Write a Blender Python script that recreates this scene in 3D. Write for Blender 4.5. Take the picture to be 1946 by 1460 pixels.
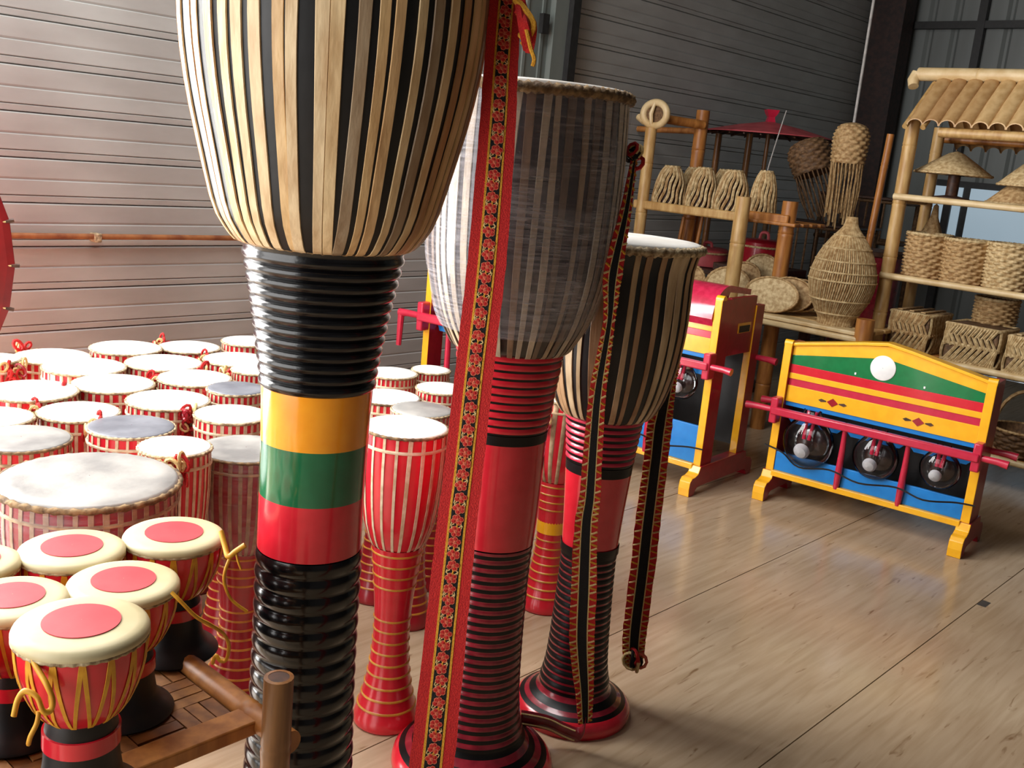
import bpy, math, random
from mathutils import Vector, Matrix
random.seed(7)
PI = math.pi
scene = bpy.context.scene
C = scene.collection
for o in list(bpy.data.objects):
    bpy.data.objects.remove(o)

# ------------------------------------------------------------------ camera
CAM_H = 1.4
FPX, YAW, PITCH, ROLL = 1929.85, 0.728789, 0.224704, -0.0943918
_fw = Vector((-math.sin(YAW) * math.cos(PITCH), math.cos(YAW) * math.cos(PITCH), -math.sin(PITCH)))
_r0 = Vector((math.cos(YAW), math.sin(YAW), 0))
_d0 = _fw.cross(_r0)
_r = _r0 * math.cos(ROLL) + _d0 * math.sin(ROLL)
_d = -_r0 * math.sin(ROLL) + _d0 * math.cos(ROLL)
cam_d = bpy.data.cameras.new('camera')
cam = bpy.data.objects.new('camera', cam_d)
C.objects.link(cam)
cam_d.sensor_fit = 'HORIZONTAL'
cam_d.sensor_width = 36.0
cam_d.lens = FPX / 1946.0 * 36.0
cam_d.clip_start = 0.02
mw = Matrix.Identity(4)
for i in range(3):
    mw[i][0] = _r[i]; mw[i][1] = -_d[i]; mw[i][2] = -_fw[i]
mw[2][3] = CAM_H
cam.matrix_world = mw
scene.camera = cam

# survey helpers: sight lines of the photograph, cut by a level, a wall plane or a distance
ORG = Vector((0, 0, CAM_H))
def ray(x, y):
    return _r * ((x - 973) / FPX) + _d * ((y - 730) / FPX) + _fw
def at_z(x, y, z):
    v = ray(x, y); return ORG + v * ((z - CAM_H) / v.z)
def at_y(x, y, Y):
    v = ray(x, y); return ORG + v * (Y / v.y)
def at_x(x, y, X):
    v = ray(x, y); return ORG + v * (X / v.x)
def at_d(x, y, D):
    return ORG + ray(x, y) * D

# ------------------------------------------------------------------ light
world = bpy.data.worlds.new('world')
scene.world = world
world.use_nodes = True
bg = world.node_tree.nodes['Background']
bg.inputs[0].default_value = (0.80, 0.88, 1.0, 1)
bg.inputs[1].default_value = 0.5
def area(name, loc, rot, sx, sy, power, col):
    l = bpy.data.lights.new(name, 'AREA'); l.shape = 'RECTANGLE'
    l.size = sx; l.size_y = sy; l.energy = power; l.color = col
    o = bpy.data.objects.new(name, l); C.objects.link(o)
    o.location = loc; o.rotation_euler = rot
    return o
ROOM_W, ROOM_E, ROOM_S, ROOM_N, ROOM_H = -3.9, 3.2, -1.9, 8.5, 4.0
# daylight through the open shed front behind the photographer, and through the roof light
area('daylight_front_opening', (-2.15, -1.86, 1.75), (PI / 2, 0, 0), 3.2, 3.1, 96, (1.0, 0.97, 0.93))
area('daylight_side_opening', (-3.86, 0.1, 1.65), (0, -PI / 2, 0), 3.0, 2.1, 285, (1.0, 0.98, 0.95))
area('daylight_roof_light', (-2.55, 1.0, 3.98), (0, 0, 0), 1.4, 2.6, 84, (1.0, 0.98, 0.96))
vs = scene.view_settings
vs.view_transform = 'Standard'; vs.look = 'None'; vs.gamma = 1.0; vs.use_curve_mapping = False
vs.exposure = 0.55

# ------------------------------------------------------------------ materials
def lin(c):
    r = []
    for v in c:
        v /= 255.0
        r.append(v / 12.92 if v <= 0.04045 else ((v + 0.055) / 1.055) ** 2.4)
    return (r[0], r[1], r[2], 1)
MATS = {}
def mat(name, col, col2=None, rough=0.5, metal=0.0, coat=0.0, scale=(8, 8, 8), nscale=4.0, detail=4.0,
        bump=0.0, bscale=None, rand=False, spec=0.5, coatr=0.1, lo=0.35, hi=0.65):
    if name in MATS: return MATS[name]
    m = bpy.data.materials.new(name); m.use_nodes = True
    nt = m.node_tree; N = nt.nodes; L = nt.links
    b = N['Principled BSDF']
    b.inputs['Roughness'].default_value = rough
    b.inputs['Metallic'].default_value = metal
    b.inputs['Coat Weight'].default_value = coat
    b.inputs['Coat Roughness'].default_value = coatr
    b.inputs['Specular IOR Level'].default_value = spec
    tc = N.new('ShaderNodeTexCoord'); mp = N.new('ShaderNodeMapping')
    mp.inputs['Scale'].default_value = scale
    L.new(tc.outputs['Object'], mp.inputs['Vector'])
    no = N.new('ShaderNodeTexNoise'); no.inputs['Scale'].default_value = nscale; no.inputs['Detail'].default_value = detail
    L.new(mp.outputs[0], no.inputs['Vector'])
    rp = N.new('ShaderNodeValToRGB')
    rp.color_ramp.elements[0].position = lo; rp.color_ramp.elements[1].position = hi
    rp.color_ramp.elements[0].color = lin(col2 or [c * 0.86 for c in col])
    rp.color_ramp.elements[1].color = lin(col)
    L.new(no.outputs['Fac'], rp.inputs[0])
    out = rp.outputs[0]
    if rand:                                   # list of tints, one drawn per object
        oi = N.new('ShaderNodeObjectInfo')
        rr = N.new('ShaderNodeValToRGB'); rr.color_ramp.interpolation = 'CONSTANT'
        while len(rr.color_ramp.elements) < len(rand): rr.color_ramp.elements.new(0.5)
        for i, c in enumerate(rand):
            rr.color_ramp.elements[i].position = i / len(rand); rr.color_ramp.elements[i].color = lin(c)
        L.new(oi.outputs['Random'], rr.inputs[0])
        mx = N.new('ShaderNodeMix'); mx.data_type = 'RGBA'; mx.blend_type = 'MULTIPLY'
        mx.inputs[0].default_value = 1.0
        L.new(out, mx.inputs[6]); L.new(rr.outputs[0], mx.inputs[7])
        out = mx.outputs[2]
    L.new(out, b.inputs['Base Color'])
    if bump:
        bu = N.new('ShaderNodeBump'); bu.inputs['Strength'].default_value = bump; bu.inputs['Distance'].default_value = 0.01
        n2 = no
        if bscale:
            n2 = N.new('ShaderNodeTexNoise'); n2.inputs['Scale'].default_value = bscale; n2.inputs['Detail'].default_value = 3
            L.new(mp.outputs[0], n2.inputs['Vector'])
        L.new(n2.outputs['Fac'], bu.inputs['Height']); L.new(bu.outputs[0], b.inputs['Normal'])
    MATS[name] = m
    return m

RED = mat('red_paint', (214, 38, 54), (206, 33, 48), rough=0.22, coat=0.4, bump=0.05)
RED_DEEP = mat('deep_red_paint', (164, 26, 42), (150, 20, 35), rough=0.28, coat=0.3, bump=0.05)
CRIMSON = mat('crimson_paint', (202, 40, 70), (192, 34, 62), rough=0.3, coat=0.3, bump=0.05)
YEL = mat('yellow_paint', (252, 188, 32), (247, 178, 26), rough=0.3, coat=0.3, bump=0.05)
ORANGE = mat('orange_paint', (246, 160, 32), (242, 152, 26), rough=0.18, coat=0.6, bump=0.04)
GREEN = mat('green_paint', (20, 122, 68), (16, 114, 62), rough=0.2, coat=0.5, bump=0.04)
GREEN_DK = mat('dark_green_lacquer', (14, 104, 66), (11, 97, 60), rough=0.16, coat=0.6, bump=0.04)
BLUE = mat('blue_paint', (24, 130, 210), (19, 122, 203), rough=0.35, bump=0.05)
BLACK = mat('black_lacquer', (14, 13, 16), (8, 8, 9), rough=0.24, coat=0.35, coatr=0.12, spec=0.4, bump=0.08, bscale=6)
BLACK_LEG = mat('black_leg_lacquer', (12, 11, 13), (8, 8, 9), rough=0.2, coat=0.25, coatr=0.1, spec=0.35, bump=0.06, bscale=6)
BLACK_LINE = mat('black_line_paint', (14, 12, 13), (9, 8, 9), rough=0.4, spec=0.3)
BLACK_MATT = mat('black_matt_paint', (20, 19, 20), (11, 11, 12), rough=0.45, bump=0.05)
BLACK_CLOTH = mat('black_cloth', (22, 20, 22), (12, 11, 12), rough=0.9, nscale=40, bump=0.3)
RED_CLOTH = mat('red_cloth', (206, 38, 32), (176, 22, 26), rough=0.85, nscale=60, bump=0.4)
YEL_CLOTH = mat('yellow_cloth', (228, 170, 52), (200, 134, 30), rough=0.85, nscale=60, bump=0.3)
PINK_THREAD = mat('pink_thread', (226, 128, 92), (196, 74, 60), rough=0.85, nscale=60, bump=0.4)
CREAM_THREAD = mat('cream_thread', (230, 208, 150), (214, 176, 110), rough=0.85, nscale=60, bump=0.3)
WHITE = mat('white_paint', (246, 246, 244), (236, 236, 236), rough=0.4)
HIDE = mat('pale_hide', (240, 237, 230), (222, 216, 206), rough=0.55, nscale=1.2, bump=0.05, bscale=5)
HIDE_GREY = mat('grey_stained_hide', (138, 140, 148), (108, 110, 118), rough=0.35, nscale=1.4, bump=0.08, bscale=5)
HIDE_STAIN = mat('stained_hide', (176, 173, 168), (128, 126, 124), rough=0.4, nscale=1.0, bump=0.08, bscale=6)
HIDE_YEL = mat('yellowish_hide', (212, 200, 162), (192, 177, 134), rough=0.5, nscale=1.2, bump=0.04, bscale=5)
RED_DISC = mat('worn_red_patch', (200, 66, 72), (184, 48, 58), rough=0.5, nscale=1.6)
ROPE = mat('twisted_hide_rope', (208, 188, 150), (120, 96, 66), rough=0.8, nscale=10, bump=0.4)
ROPE_DK = mat('dark_hide_rope', (150, 122, 84), (84, 62, 40), rough=0.8, nscale=8, bump=0.4)
STRIP = mat('hide_strip', (232, 214, 184), (194, 166, 132), rough=0.42, scale=(9, 9, 2.2), nscale=5, lo=0.3, hi=0.7, bump=0.15, bscale=8,
            rand=[(255, 248, 232), (238, 214, 180), (250, 240, 215), (205, 170, 135), (255, 246, 226), (245, 225, 190), (168, 140, 118), (255, 244, 220), (186, 178, 170)])
STRIP_GREY = mat('greyed_hide_strip', (204, 192, 174), (160, 146, 130), rough=0.35, scale=(9, 9, 2.2), nscale=5, lo=0.3, hi=0.7, bump=0.15, bscale=8,
                 rand=[(255, 250, 240), (225, 210, 190), (245, 240, 230), (190, 165, 145), (255, 246, 226), (160, 145, 135)])
STRIP_TAN = mat('worn_tan_strip', (212, 194, 166), (168, 144, 116), rough=0.42, scale=(9, 9, 2.2), nscale=5, lo=0.3, hi=0.7, bump=0.15, bscale=8,
                rand=[(255, 248, 232), (220, 195, 170), (250, 240, 220), (190, 160, 135), (255, 246, 226)])
LACE = mat('cream_lace', (226, 212, 184), (196, 174, 138), rough=0.6, nscale=6)
LACE_TAN = mat('tan_lace', (188, 162, 128), (150, 122, 90), rough=0.5, nscale=6)
LACE_YEL = mat('yellow_lace', (222, 164, 40), (198, 134, 26), rough=0.5, nscale=6)
RING_YEL = mat('ochre_ring_paint', (208, 148, 50), (184, 116, 34), rough=0.35, coat=0.3)
OXBLOOD = mat('oxblood_paint', (150, 36, 50), (122, 24, 38), rough=0.25, coat=0.4, bump=0.05)
SHELL_DK = mat('dark_varnished_shell', (54, 36, 32), (30, 20, 19), rough=0.2, coat=0.5)
BAMBOO = mat('bamboo', (206, 170, 112), (176, 134, 78), rough=0.42, scale=(10, 10, 2), nscale=4, bump=0.06)
BAMBOO_OR = mat('orange_bamboo', (186, 124, 62), (150, 92, 42), rough=0.4, scale=(10, 10, 2), nscale=4, bump=0.06)
BAMBOO_PALE = mat('pale_bamboo', (226, 202, 156), (204, 172, 120), rough=0.42, scale=(4, 4, 4), nscale=3, bump=0.06)
BAMBOO_BR = mat('brown_bamboo', (140, 96, 54), (104, 66, 36), rough=0.35, scale=(14, 14, 1.5), nscale=4, bump=0.08)
BAMBOO_NODE = mat('bamboo_node', (128, 88, 48), (96, 62, 34), rough=0.6)
WOVEN_BR = mat('brown_split_bamboo', (164, 116, 66), (118, 78, 42), rough=0.45, scale=(6, 6, 6), nscale=6, bump=0.1,
               rand=[(255, 250, 240), (225, 210, 195), (245, 232, 215), (205, 185, 165)])
WICKER = mat('wicker', (196, 164, 116), (148, 112, 68), rough=0.7, nscale=7, bump=0.15)
WICKER_PALE = mat('pale_wicker', (214, 190, 144), (168, 138, 92), rough=0.7, nscale=7, bump=0.15)
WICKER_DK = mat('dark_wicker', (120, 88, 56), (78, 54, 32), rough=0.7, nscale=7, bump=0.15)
DKWOOD = mat('dark_wood', (84, 52, 34), (52, 30, 20), rough=0.55, nscale=6)
STEEL = mat('grey_cord', (176, 172, 168), rough=0.4)
COLUMN = mat('dark_steel', (40, 40, 40), (30, 30, 30), rough=0.5)
COLUMN_BR = mat('brown_column_paint', (58, 34, 28), (34, 22, 20), rough=0.6)
SIDING = mat('grey_siding', (182, 182, 178), (168, 166, 162), rough=0.42, scale=(1, 1.2, 4), nscale=2.2, detail=6, spec=0.4, bump=0.03)
SIDING_DK = mat('siding_backing', (70, 66, 62), rough=0.7)
SHEET = mat('corrugated_sheet', (134, 140, 138), (114, 118, 116), rough=0.45, scale=(2, 1, .3), nscale=2)
DOORM = mat('door_sheet', (128, 134, 128), (108, 116, 112), rough=0.5, scale=(2, 2, .4), nscale=2)
TEAL = mat('teal_paint', (92, 128, 130), (70, 104, 108), rough=0.5)
CEIL = mat('ceiling_sheet', (58, 57, 56), (48, 47, 46), rough=0.7)
PLASTER = mat('front_wall_sheet', (66, 65, 64), (56, 55, 54), rough=0.7)
RUST = mat('rusted_pipe', (170, 112, 66), (126, 70, 40), rough=0.6, scale=(3, 3, 3), nscale=5)
UMB = mat('red_oiled_paper', (124, 12, 16), (100, 6, 10), rough=0.4, nscale=1.5)
UMB2 = mat('faded_red_paper', (190, 84, 88), (164, 62, 68), rough=0.5, nscale=1.5)
CHROME = mat('bright_boss_metal', (240, 240, 238), (225, 225, 222), rough=0.25, metal=0.3)
ROSE = mat('pink_red_paint', (206, 44, 80), (180, 28, 62), rough=0.18, coat=0.6)

def floor_material():
    m = bpy.data.materials.new('wood_print_floor'); m.use_nodes = True
    nt = m.node_tree; N = nt.nodes; L = nt.links; b = N['Principled BSDF']
    tc = N.new('ShaderNodeTexCoord')
    def noise(sc, s, d, dist=0.0):
        mp = N.new('ShaderNodeMapping'); mp.inputs['Scale'].default_value = sc
        L.new(tc.outputs['Object'], mp.inputs['Vector'])
        n = N.new('ShaderNodeTexNoise'); n.inputs['Scale'].default_value = s; n.inputs['Detail'].default_value = d
        n.inputs['Distortion'].default_value = dist
        L.new(mp.outputs[0], n.inputs['Vector']); return n
    def ramp(n, p0, c0, p1, c1):
        r = N.new('ShaderNodeValToRGB'); e = r.color_ramp.elements
        e[0].position = p0; e[0].color = c0; e[1].position = p1; e[1].color = c1
        L.new(n.outputs['Fac'], r.inputs[0]); return r
    a = ramp(noise((1, 1, 1), 1.3, 3), 0.3, lin((172, 147, 119)), 0.7, lin((194, 173, 145)))
    g = ramp(noise((14, 1.0, 1), 3.0, 5, 0.6), 0.3, (0.80, 0.76, 0.70, 1), 0.62, (1, 1, 1, 1))
    k = ramp(noise((20, 3.0, 1), 2.2, 3, 0.8), 0.24, (0.55, 0.46, 0.38, 1), 0.36, (1, 1, 1, 1))
    def mul(x, y):
        mx = N.new('ShaderNodeMix'); mx.data_type = 'RGBA'; mx.blend_type = 'MULTIPLY'; mx.inputs[0].default_value = 1
        L.new(x, mx.inputs[6]); L.new(y, mx.inputs[7]); return mx.outputs[2]
    L.new(mul(mul(a.outputs[0], g.outputs[0]), k.outputs[0]), b.inputs['Base Color'])
    rr = ramp(noise((2, 1, 1), 2.0, 4), 0.3, (0.15, 0.15, 0.15, 1), 0.7, (0.26, 0.26, 0.26, 1))
    L.new(rr.outputs[0], b.inputs['Roughness'])
    bu = N.new('ShaderNodeBump'); bu.inputs['Strength'].default_value = 0.04; bu.inputs['Distance'].default_value = 0.01
    L.new(noise((3, 1, 1), 5.0, 3).outputs['Fac'], bu.inputs['Height']); L.new(bu.outputs[0], b.inputs['Normal'])
    return m
FLOORM = floor_material()

def film_material(name, tint, gloss, rough=0.03):
    m = bpy.data.materials.new(name); m.use_nodes = True
    nt = m.node_tree; N = nt.nodes; L = nt.links
    N.remove(N['Principled BSDF'])
    t = N.new('ShaderNodeBsdfTransparent'); t.inputs[0].default_value = tint
    g = N.new('ShaderNodeBsdfGlossy'); g.inputs['Roughness'].default_value = rough
    lw = N.new('ShaderNodeLayerWeight'); lw.inputs[0].default_value = gloss
    mx = N.new('ShaderNodeMixShader')
    L.new(lw.outputs['Fresnel'], mx.inputs[0]); L.new(t.outputs[0], mx.inputs[1]); L.new(g.outputs[0], mx.inputs[2])
    L.new(mx.outputs[0], N['Material Output'].inputs[0]); return m
CLEAR_FILM = film_material('thin_glass', (0.92, 0.93, 0.95, 1), 0.30)

def wrap_material(name, f0, f1):
    m = bpy.data.materials.new(name); m.use_nodes = True
    nt = m.node_tree; N = nt.nodes; L = nt.links; N.remove(N['Principled BSDF'])
    tc = N.new('ShaderNodeTexCoord'); mp = N.new('ShaderNodeMapping'); mp.inputs['Scale'].default_value = (5, 5, 90)
    L.new(tc.outputs['Object'], mp.inputs['Vector'])
    n = N.new('ShaderNodeTexNoise'); n.inputs['Scale'].default_value = 2.2; n.inputs['Detail'].default_value = 4; n.inputs['Distortion'].default_value = 0.7
    L.new(mp.outputs[0], n.inputs['Vector'])
    n3 = N.new('ShaderNodeTexNoise'); n3.inputs['Scale'].default_value = 9; n3.inputs['Detail'].default_value = 3
    L.new(tc.outputs['Object'], n3.inputs['Vector'])
    ml = N.new('ShaderNodeMath'); ml.operation = 'MULTIPLY'
    L.new(n.outputs['Fac'], ml.inputs[0]); L.new(n3.outputs['Fac'], ml.inputs[1])
    r = N.new('ShaderNodeValToRGB'); e = r.color_ramp.elements
    e[0].position = 0.2; e[0].color = (f0,) * 3 + (1,); e[1].position = 0.42; e[1].color = (f1,) * 3 + (1,)
    L.new(ml.outputs[0], r.inputs[0])
    t = N.new('ShaderNodeBsdfTransparent'); t.inputs[0].default_value = (0.97, 0.97, 0.99, 1)
    d = N.new('ShaderNodeBsdfPrincipled'); d.inputs['Base Color'].default_value = (0.62, 0.60, 0.66, 1)
    d.inputs['Roughness'].default_value = 0.22; d.inputs['Specular IOR Level'].default_value = 0.8
    bu = N.new('ShaderNodeBump'); bu.inputs['Strength'].default_value = 0.35; bu.inputs['Distance'].default_value = 0.01
    L.new(n.outputs['Fac'], bu.inputs['Height']); L.new(bu.outputs[0], d.inputs['Normal'])
    mx = N.new('ShaderNodeMixShader'); L.new(r.outputs[0], mx.inputs[0]); L.new(t.outputs[0], mx.inputs[1]); L.new(d.outputs[0], mx.inputs[2])
    L.new(mx.outputs[0], N['Material Output'].inputs[0]); return m
WRAP = wrap_material('clear_plastic_wrap', .11, .44)
WRAP_CLEAR = wrap_material('thin_clear_plastic_wrap', .05, .24)

def pane_material():
    m = bpy.data.materials.new('daylit_frosted_pane'); m.use_nodes = True
    N = m.node_tree.nodes; b = N['Principled BSDF']
    b.inputs['Base Color'].default_value = lin((170, 190, 205)); b.inputs['Roughness'].default_value = 0.35
    b.inputs['Emission Color'].default_value = lin((172, 194, 208)); b.inputs['Emission Strength'].default_value = 0.36
    return m
PANE = pane_material()

# ------------------------------------------------------------------ mesh helpers
class MB:
    def __init__(s): s.v = []; s.f = []; s.m = []; s.mats = []
    def mi(s, m):
        if m not in s.mats: s.mats.append(m)
        return s.mats.index(m)
    def add(s, vs_, fs, m):
        k = len(s.v); s.v += [tuple(p) for p in vs_]
        i = s.mi(m)
        for f in fs: s.f.append(tuple(a + k for a in f)); s.m.append(i)
    def box(s, c, d, m, rot=None, front=None):
        x, y, z = d[0] / 2, d[1] / 2, d[2] / 2
        P = [Vector(p) for p in ((-x, -y, -z), (x, -y, -z), (x, y, -z), (-x, y, -z), (-x, -y, z), (x, -y, z), (x, y, z), (-x, y, z))]
        if rot: P = [rot @ p for p in P]
        P = [p + Vector(c) for p in P]
        F = [(3, 2, 1, 0), (4, 5, 6, 7), (1, 2, 6, 5), (2, 3, 7, 6), (3, 0, 4, 7)]
        s.add(P, F, m); k = len(s.v) - 8
        s.f.append((k, k + 1, k + 5, k + 4)); s.m.append(s.mi(front or m))
        return s
    def lathe(s, prof, n, m, M=None, mod=None, cap0=False, cap1=False):
        """prof: list of (r, z) or (r, z, material of the band above)"""
        k = len(s.v)
        for j, p in enumerate(prof):
            for i in range(n):
                a = 2 * PI * i / n
                r = p[0] * (mod(a, j, p[1]) if mod else 1)
                q = Vector((r * math.cos(a), r * math.sin(a), p[1]))
                if M: q = M @ q
                s.v.append(tuple(q))
        for j in range(len(prof) - 1):
            mm = s.mi(prof[j][2] if len(prof[j]) > 2 else m)
            for i in range(n):
                a = k + j * n + i; b = k + j * n + (i + 1) % n
                s.f.append((a, b, b + n, a + n)); s.m.append(mm)
        if cap0: s.f.append(tuple(k + i for i in range(n - 1, -1, -1))); s.m.append(s.mi(m))
        if cap1:
            e = k + (len(prof) - 1) * n
            s.f.append(tuple(e + i for i in range(n))); s.m.append(s.mi(prof[-1][2] if len(prof[-1]) > 2 else m))
        return s
    def tube(s, pts, rad, m, n=6, closed=False, caps=True):
        pts = [Vector(p) for p in pts]; N = len(pts); k = len(s.v)
        up = None
        for j, p in enumerate(pts):
            if closed: t = pts[(j + 1) % N] - pts[j - 1]
            else: t = pts[min(j + 1, N - 1)] - pts[max(j - 1, 0)]
            if t.length < 1e-9: t = Vector((0, 0, 1))
            t.normalize()
            if up is None:
                up = Vector((0, 0, 1)) if abs(t.z) < 0.9 else Vector((1, 0, 0))
            u = (up - t * up.dot(t))
            if u.length < 1e-6: u = t.orthogonal()
            u.normalize(); up = u
            w = t.cross(u)
            r = rad[j] if isinstance(rad, (list, tuple)) else rad
            for i in range(n):
                a = 2 * PI * i / n
                s.v.append(tuple(p + u * (r * math.cos(a)) + w * (r * math.sin(a))))
        mm = s.mi(m)
        for j in range(N if closed else N - 1):
            for i in range(n):
                a = k + j * n + i; b = k + j * n + (i + 1) % n
                a2 = k + ((j + 1) % N) * n + i; b2 = k + ((j + 1) % N) * n + (i + 1) % n
                s.f.append((a, b, b2, a2)); s.m.append(mm)
        if caps and not closed:
            s.f.append(tuple(k + i for i in range(n - 1, -1, -1))); s.m.append(mm)
            e = k + (N - 1) * n
            s.f.append(tuple(e + i for i in range(n))); s.m.append(mm)
        return s
    def prism(s, poly, y0, y1, m, front=None):
        """poly in (x, z), counter-clockwise seen from -Y; extruded from y0 to y1"""
        n = len(poly); k = len(s.v)
        s.v += [(x, y0, z) for x, z in poly] + [(x, y1, z) for x, z in poly]
        s.f.append(tuple(k + i for i in range(n))); s.m.append(s.mi(front or m))
        s.f.append(tuple(k + n + i for i in range(n - 1, -1, -1))); s.m.append(s.mi(m))
        for i in range(n):
            j = (i + 1) % n
            s.f.append((k + i, k + n + i, k + n + j, k + j)); s.m.append(s.mi(m))
        return s
    def mesh(s, name, smooth=True, angle=40):
        me = bpy.data.meshes.new(name)
        me.from_pydata(s.v, [], s.f)
        for m in s.mats: me.materials.append(m)
        me.polygons.foreach_set('material_index', s.m)
        if smooth:
            me.shade_smooth(); me.set_sharp_from_angle(angle=math.radians(angle))
        me.update(); return me
    def obj(s, name, parent=None, smooth=True, angle=40, bevel=0):
        return link(name, s.mesh(name, smooth, angle), parent, bevel)

def link(name, me, parent=None, bevel=0):
    o = bpy.data.objects.new(name, me); C.objects.link(o)
    if parent is not None: o.parent = parent
    if bevel:
        b = o.modifiers.new('bevel', 'BEVEL'); b.width = bevel; b.segments = 2; b.limit_method = 'ANGLE'
    return o
def tag(o, label=None, cat=None, group=None, kind=None):
    if label: o['label'] = label
    if cat: o['category'] = cat
    if group: o['group'] = group
    if kind: o['kind'] = kind
    return o
def thing(name, label, cat, loc=(0, 0, 0), rz=0, group=None):
    o = bpy.data.objects.new(name, None); C.objects.link(o)
    o.empty_display_size = 0.1
    o.location = loc; o.rotation_euler = (0, 0, rz)
    return tag(o, label, cat, group)
def copy_tree(o, parent=None):
    c = o.copy(); C.objects.link(c); c.parent = parent
    for ch in [x for x in kids.get(o.name, [])]: copy_tree(ch, c)
    return c
kids = {}
def lerp(a, b, t): return a + (b - a) * t
def interp(prof, z):
    """radius of a (r, z) profile sorted by rising z"""
    for a, b in zip(prof, prof[1:]):
        if a[1] <= z <= b[1]:
            t = (z - a[1]) / max(1e-9, b[1] - a[1]); return lerp(a[0], b[0], t)
    return prof[0][0] if z < prof[0][1] else prof[-1][0]
def smooth_prof(prof, n):
    """Catmull-Rom through (r, z)"""
    P = [prof[0]] + list(prof) + [prof[-1]]; out = []
    for i in range(1, len(P) - 2):
        p0, p1, p2, p3 = P[i - 1], P[i], P[i + 1], P[i + 2]
        for k in range(n):
            t = k / n
            out.append(tuple(0.5 * (2 * p1[c] + (p2[c] - p0[c]) * t + (2 * p0[c] - 5 * p1[c] + 4 * p2[c] - p3[c]) * t * t + (3 * p1[c] - p0[c] - 3 * p2[c] + p3[c]) * t ** 3) for c in (0, 1)))
    out.append(tuple(prof[-1])); return out
def curve(pts, n=6):
    P = [Vector(p) for p in pts]; P = [P[0]] + P + [P[-1]]; out = []
    for i in range(1, len(P) - 2):
        p0, p1, p2, p3 = P[i - 1], P[i], P[i + 1], P[i + 2]
        for k in range(n):
            t = k / n
            out.append(0.5 * (2 * p1 + (p2 - p0) * t + (2 * p0 - 5 * p1 + 4 * p2 - p3) * t * t + (3 * p1 - p0 - 3 * p2 + p3) * t ** 3))
    out.append(P[-2].copy()); return out

# ------------------------------------------------------------------ the setting
def structure(o): o['kind'] = 'structure'; return o
# floor of long wood-print sheets with dark open joints
fl = structure(MB().box((lerp(ROOM_W, ROOM_E, .5), lerp(ROOM_S, ROOM_N, .5), -0.06), (ROOM_E - ROOM_W, ROOM_N - ROOM_S, 0.1), SIDING_DK).obj('floor', smooth=False))
x = -0.9615 - 0.655 * 5
while x < ROOM_E:
    x0, x1 = max(x, ROOM_W), min(x + 0.655, ROOM_E)
    if x1 - x0 > 0.02:
        MB().box(((x0 + x1) / 2, lerp(ROOM_S, ROOM_N, .5), -0.0055), (x1 - x0 - 0.0035, ROOM_N - ROOM_S, 0.011), FLOORM).obj('floor_sheet', fl, smooth=False)
    x += 0.655
cp = at_z(1856, 1149, 0)
MB().prism([(0, 0), (0.03, 0.0), (0.022, 0.0006), (0, 0.0006)], 0, 0.06, SIDING_DK).obj('chipped_corner', fl, smooth=False).location = (cp.x, cp.y, 0.0)

# left wall: grey horizontal siding, every course a board of its own
OPEN_N = 1.25                     # north jamb of the side opening
b = MB()
b.box((ROOM_W - 0.06, (OPEN_N + ROOM_N) / 2, ROOM_H / 2), (0.08, ROOM_N - OPEN_N, ROOM_H), SIDING_DK)
b.box((ROOM_W - 0.06, (ROOM_S + OPEN_N) / 2, ROOM_H - 0.4), (0.08, OPEN_N - ROOM_S, 0.8), SIDING_DK)
b.box((ROOM_W - 0.06, ROOM_S + 0.4, ROOM_H / 2), (0.08, 0.8, ROOM_H), SIDING_DK)
wl = structure(b.obj('wall_left', smooth=False))
PITCHZ = 0.0418 * 3.9
sec = [(0.0, 0.000), (0.004, 0.010), (0.024, 0.012), (0.028, 0.006), (0.031, 0.012), (PITCHZ * .5, 0.013), (PITCHZ * .5 + .004, 0.008), (PITCHZ * .5 + .012, 0.011), (PITCHZ - .006, 0.014), (PITCHZ - .001, 0.006), (PITCHZ - .001, -0.01), (0.0, -0.01)]
b = MB(); k = len(sec)
for yy in (OPEN_N, ROOM_N):
    b.v += [(p[1] * 1.25, yy, p[0]) for p in sec]
for i in range(k):
    j = (i + 1) % k
    b.f.append((i, j, k + j, k + i)); b.m.append(b.mi(SIDING))
side_me = b.mesh('siding_board', smooth=False)
z = 1.4 + 0.0784 * 3.9 - 0.005
while z > 0.0: z -= PITCHZ
while z < ROOM_H:
    o = link('siding_board', side_me, wl); o.location = (ROOM_W - 0.008, 0, z); z += PITCHZ
# dark steel column and sheet door on the left wall
def wall_y(px, py): return at_x(px, py, ROOM_W + 0.05).y
y0, y1, y2 = wall_y(1041, 80), wall_y(1059, 80), wall_y(1073, 80)
structure(MB().box((ROOM_W + 0.05, (y0 + y1) / 2 + 0.02, ROOM_H / 2), (0.07, y1 - y0 + 0.04, ROOM_H), DOORM).obj('trim_1', smooth=False))
structure(MB().box((ROOM_W + 0.07, (y1 + y2) / 2 + 0.03, ROOM_H / 2), (0.1, y2 - y1, ROOM_H), COLUMN).obj('trim_2', smooth=False))
yA = wall_y(905, 560); yc, dw = (yA + y0) / 2, y0 - yA
d1 = structure(MB().box((ROOM_W + 0.03, yc, 1.3), (0.035, dw, 2.6), DOORM).obj('door_1', smooth=False))
for q in range(4):
    MB().box((ROOM_W + 0.052, y0 - 0.06 - 0.13 * q, 1.3), (0.012, 0.02, 2.6), DOORM).obj('door_rib', d1, smooth=False)
MB().box((ROOM_W + 0.053, yc, 0.62), (0.012, dw - .02, 1.2), TEAL).obj('door_panel', d1, smooth=False)
lp = at_x(1034, 45, ROOM_W + 0.08)
MB().box((lp.x, lp.y, lp.z), (0.03, 0.05, 0.10), COLUMN).obj('door_latch', d1, smooth=False)
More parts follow.
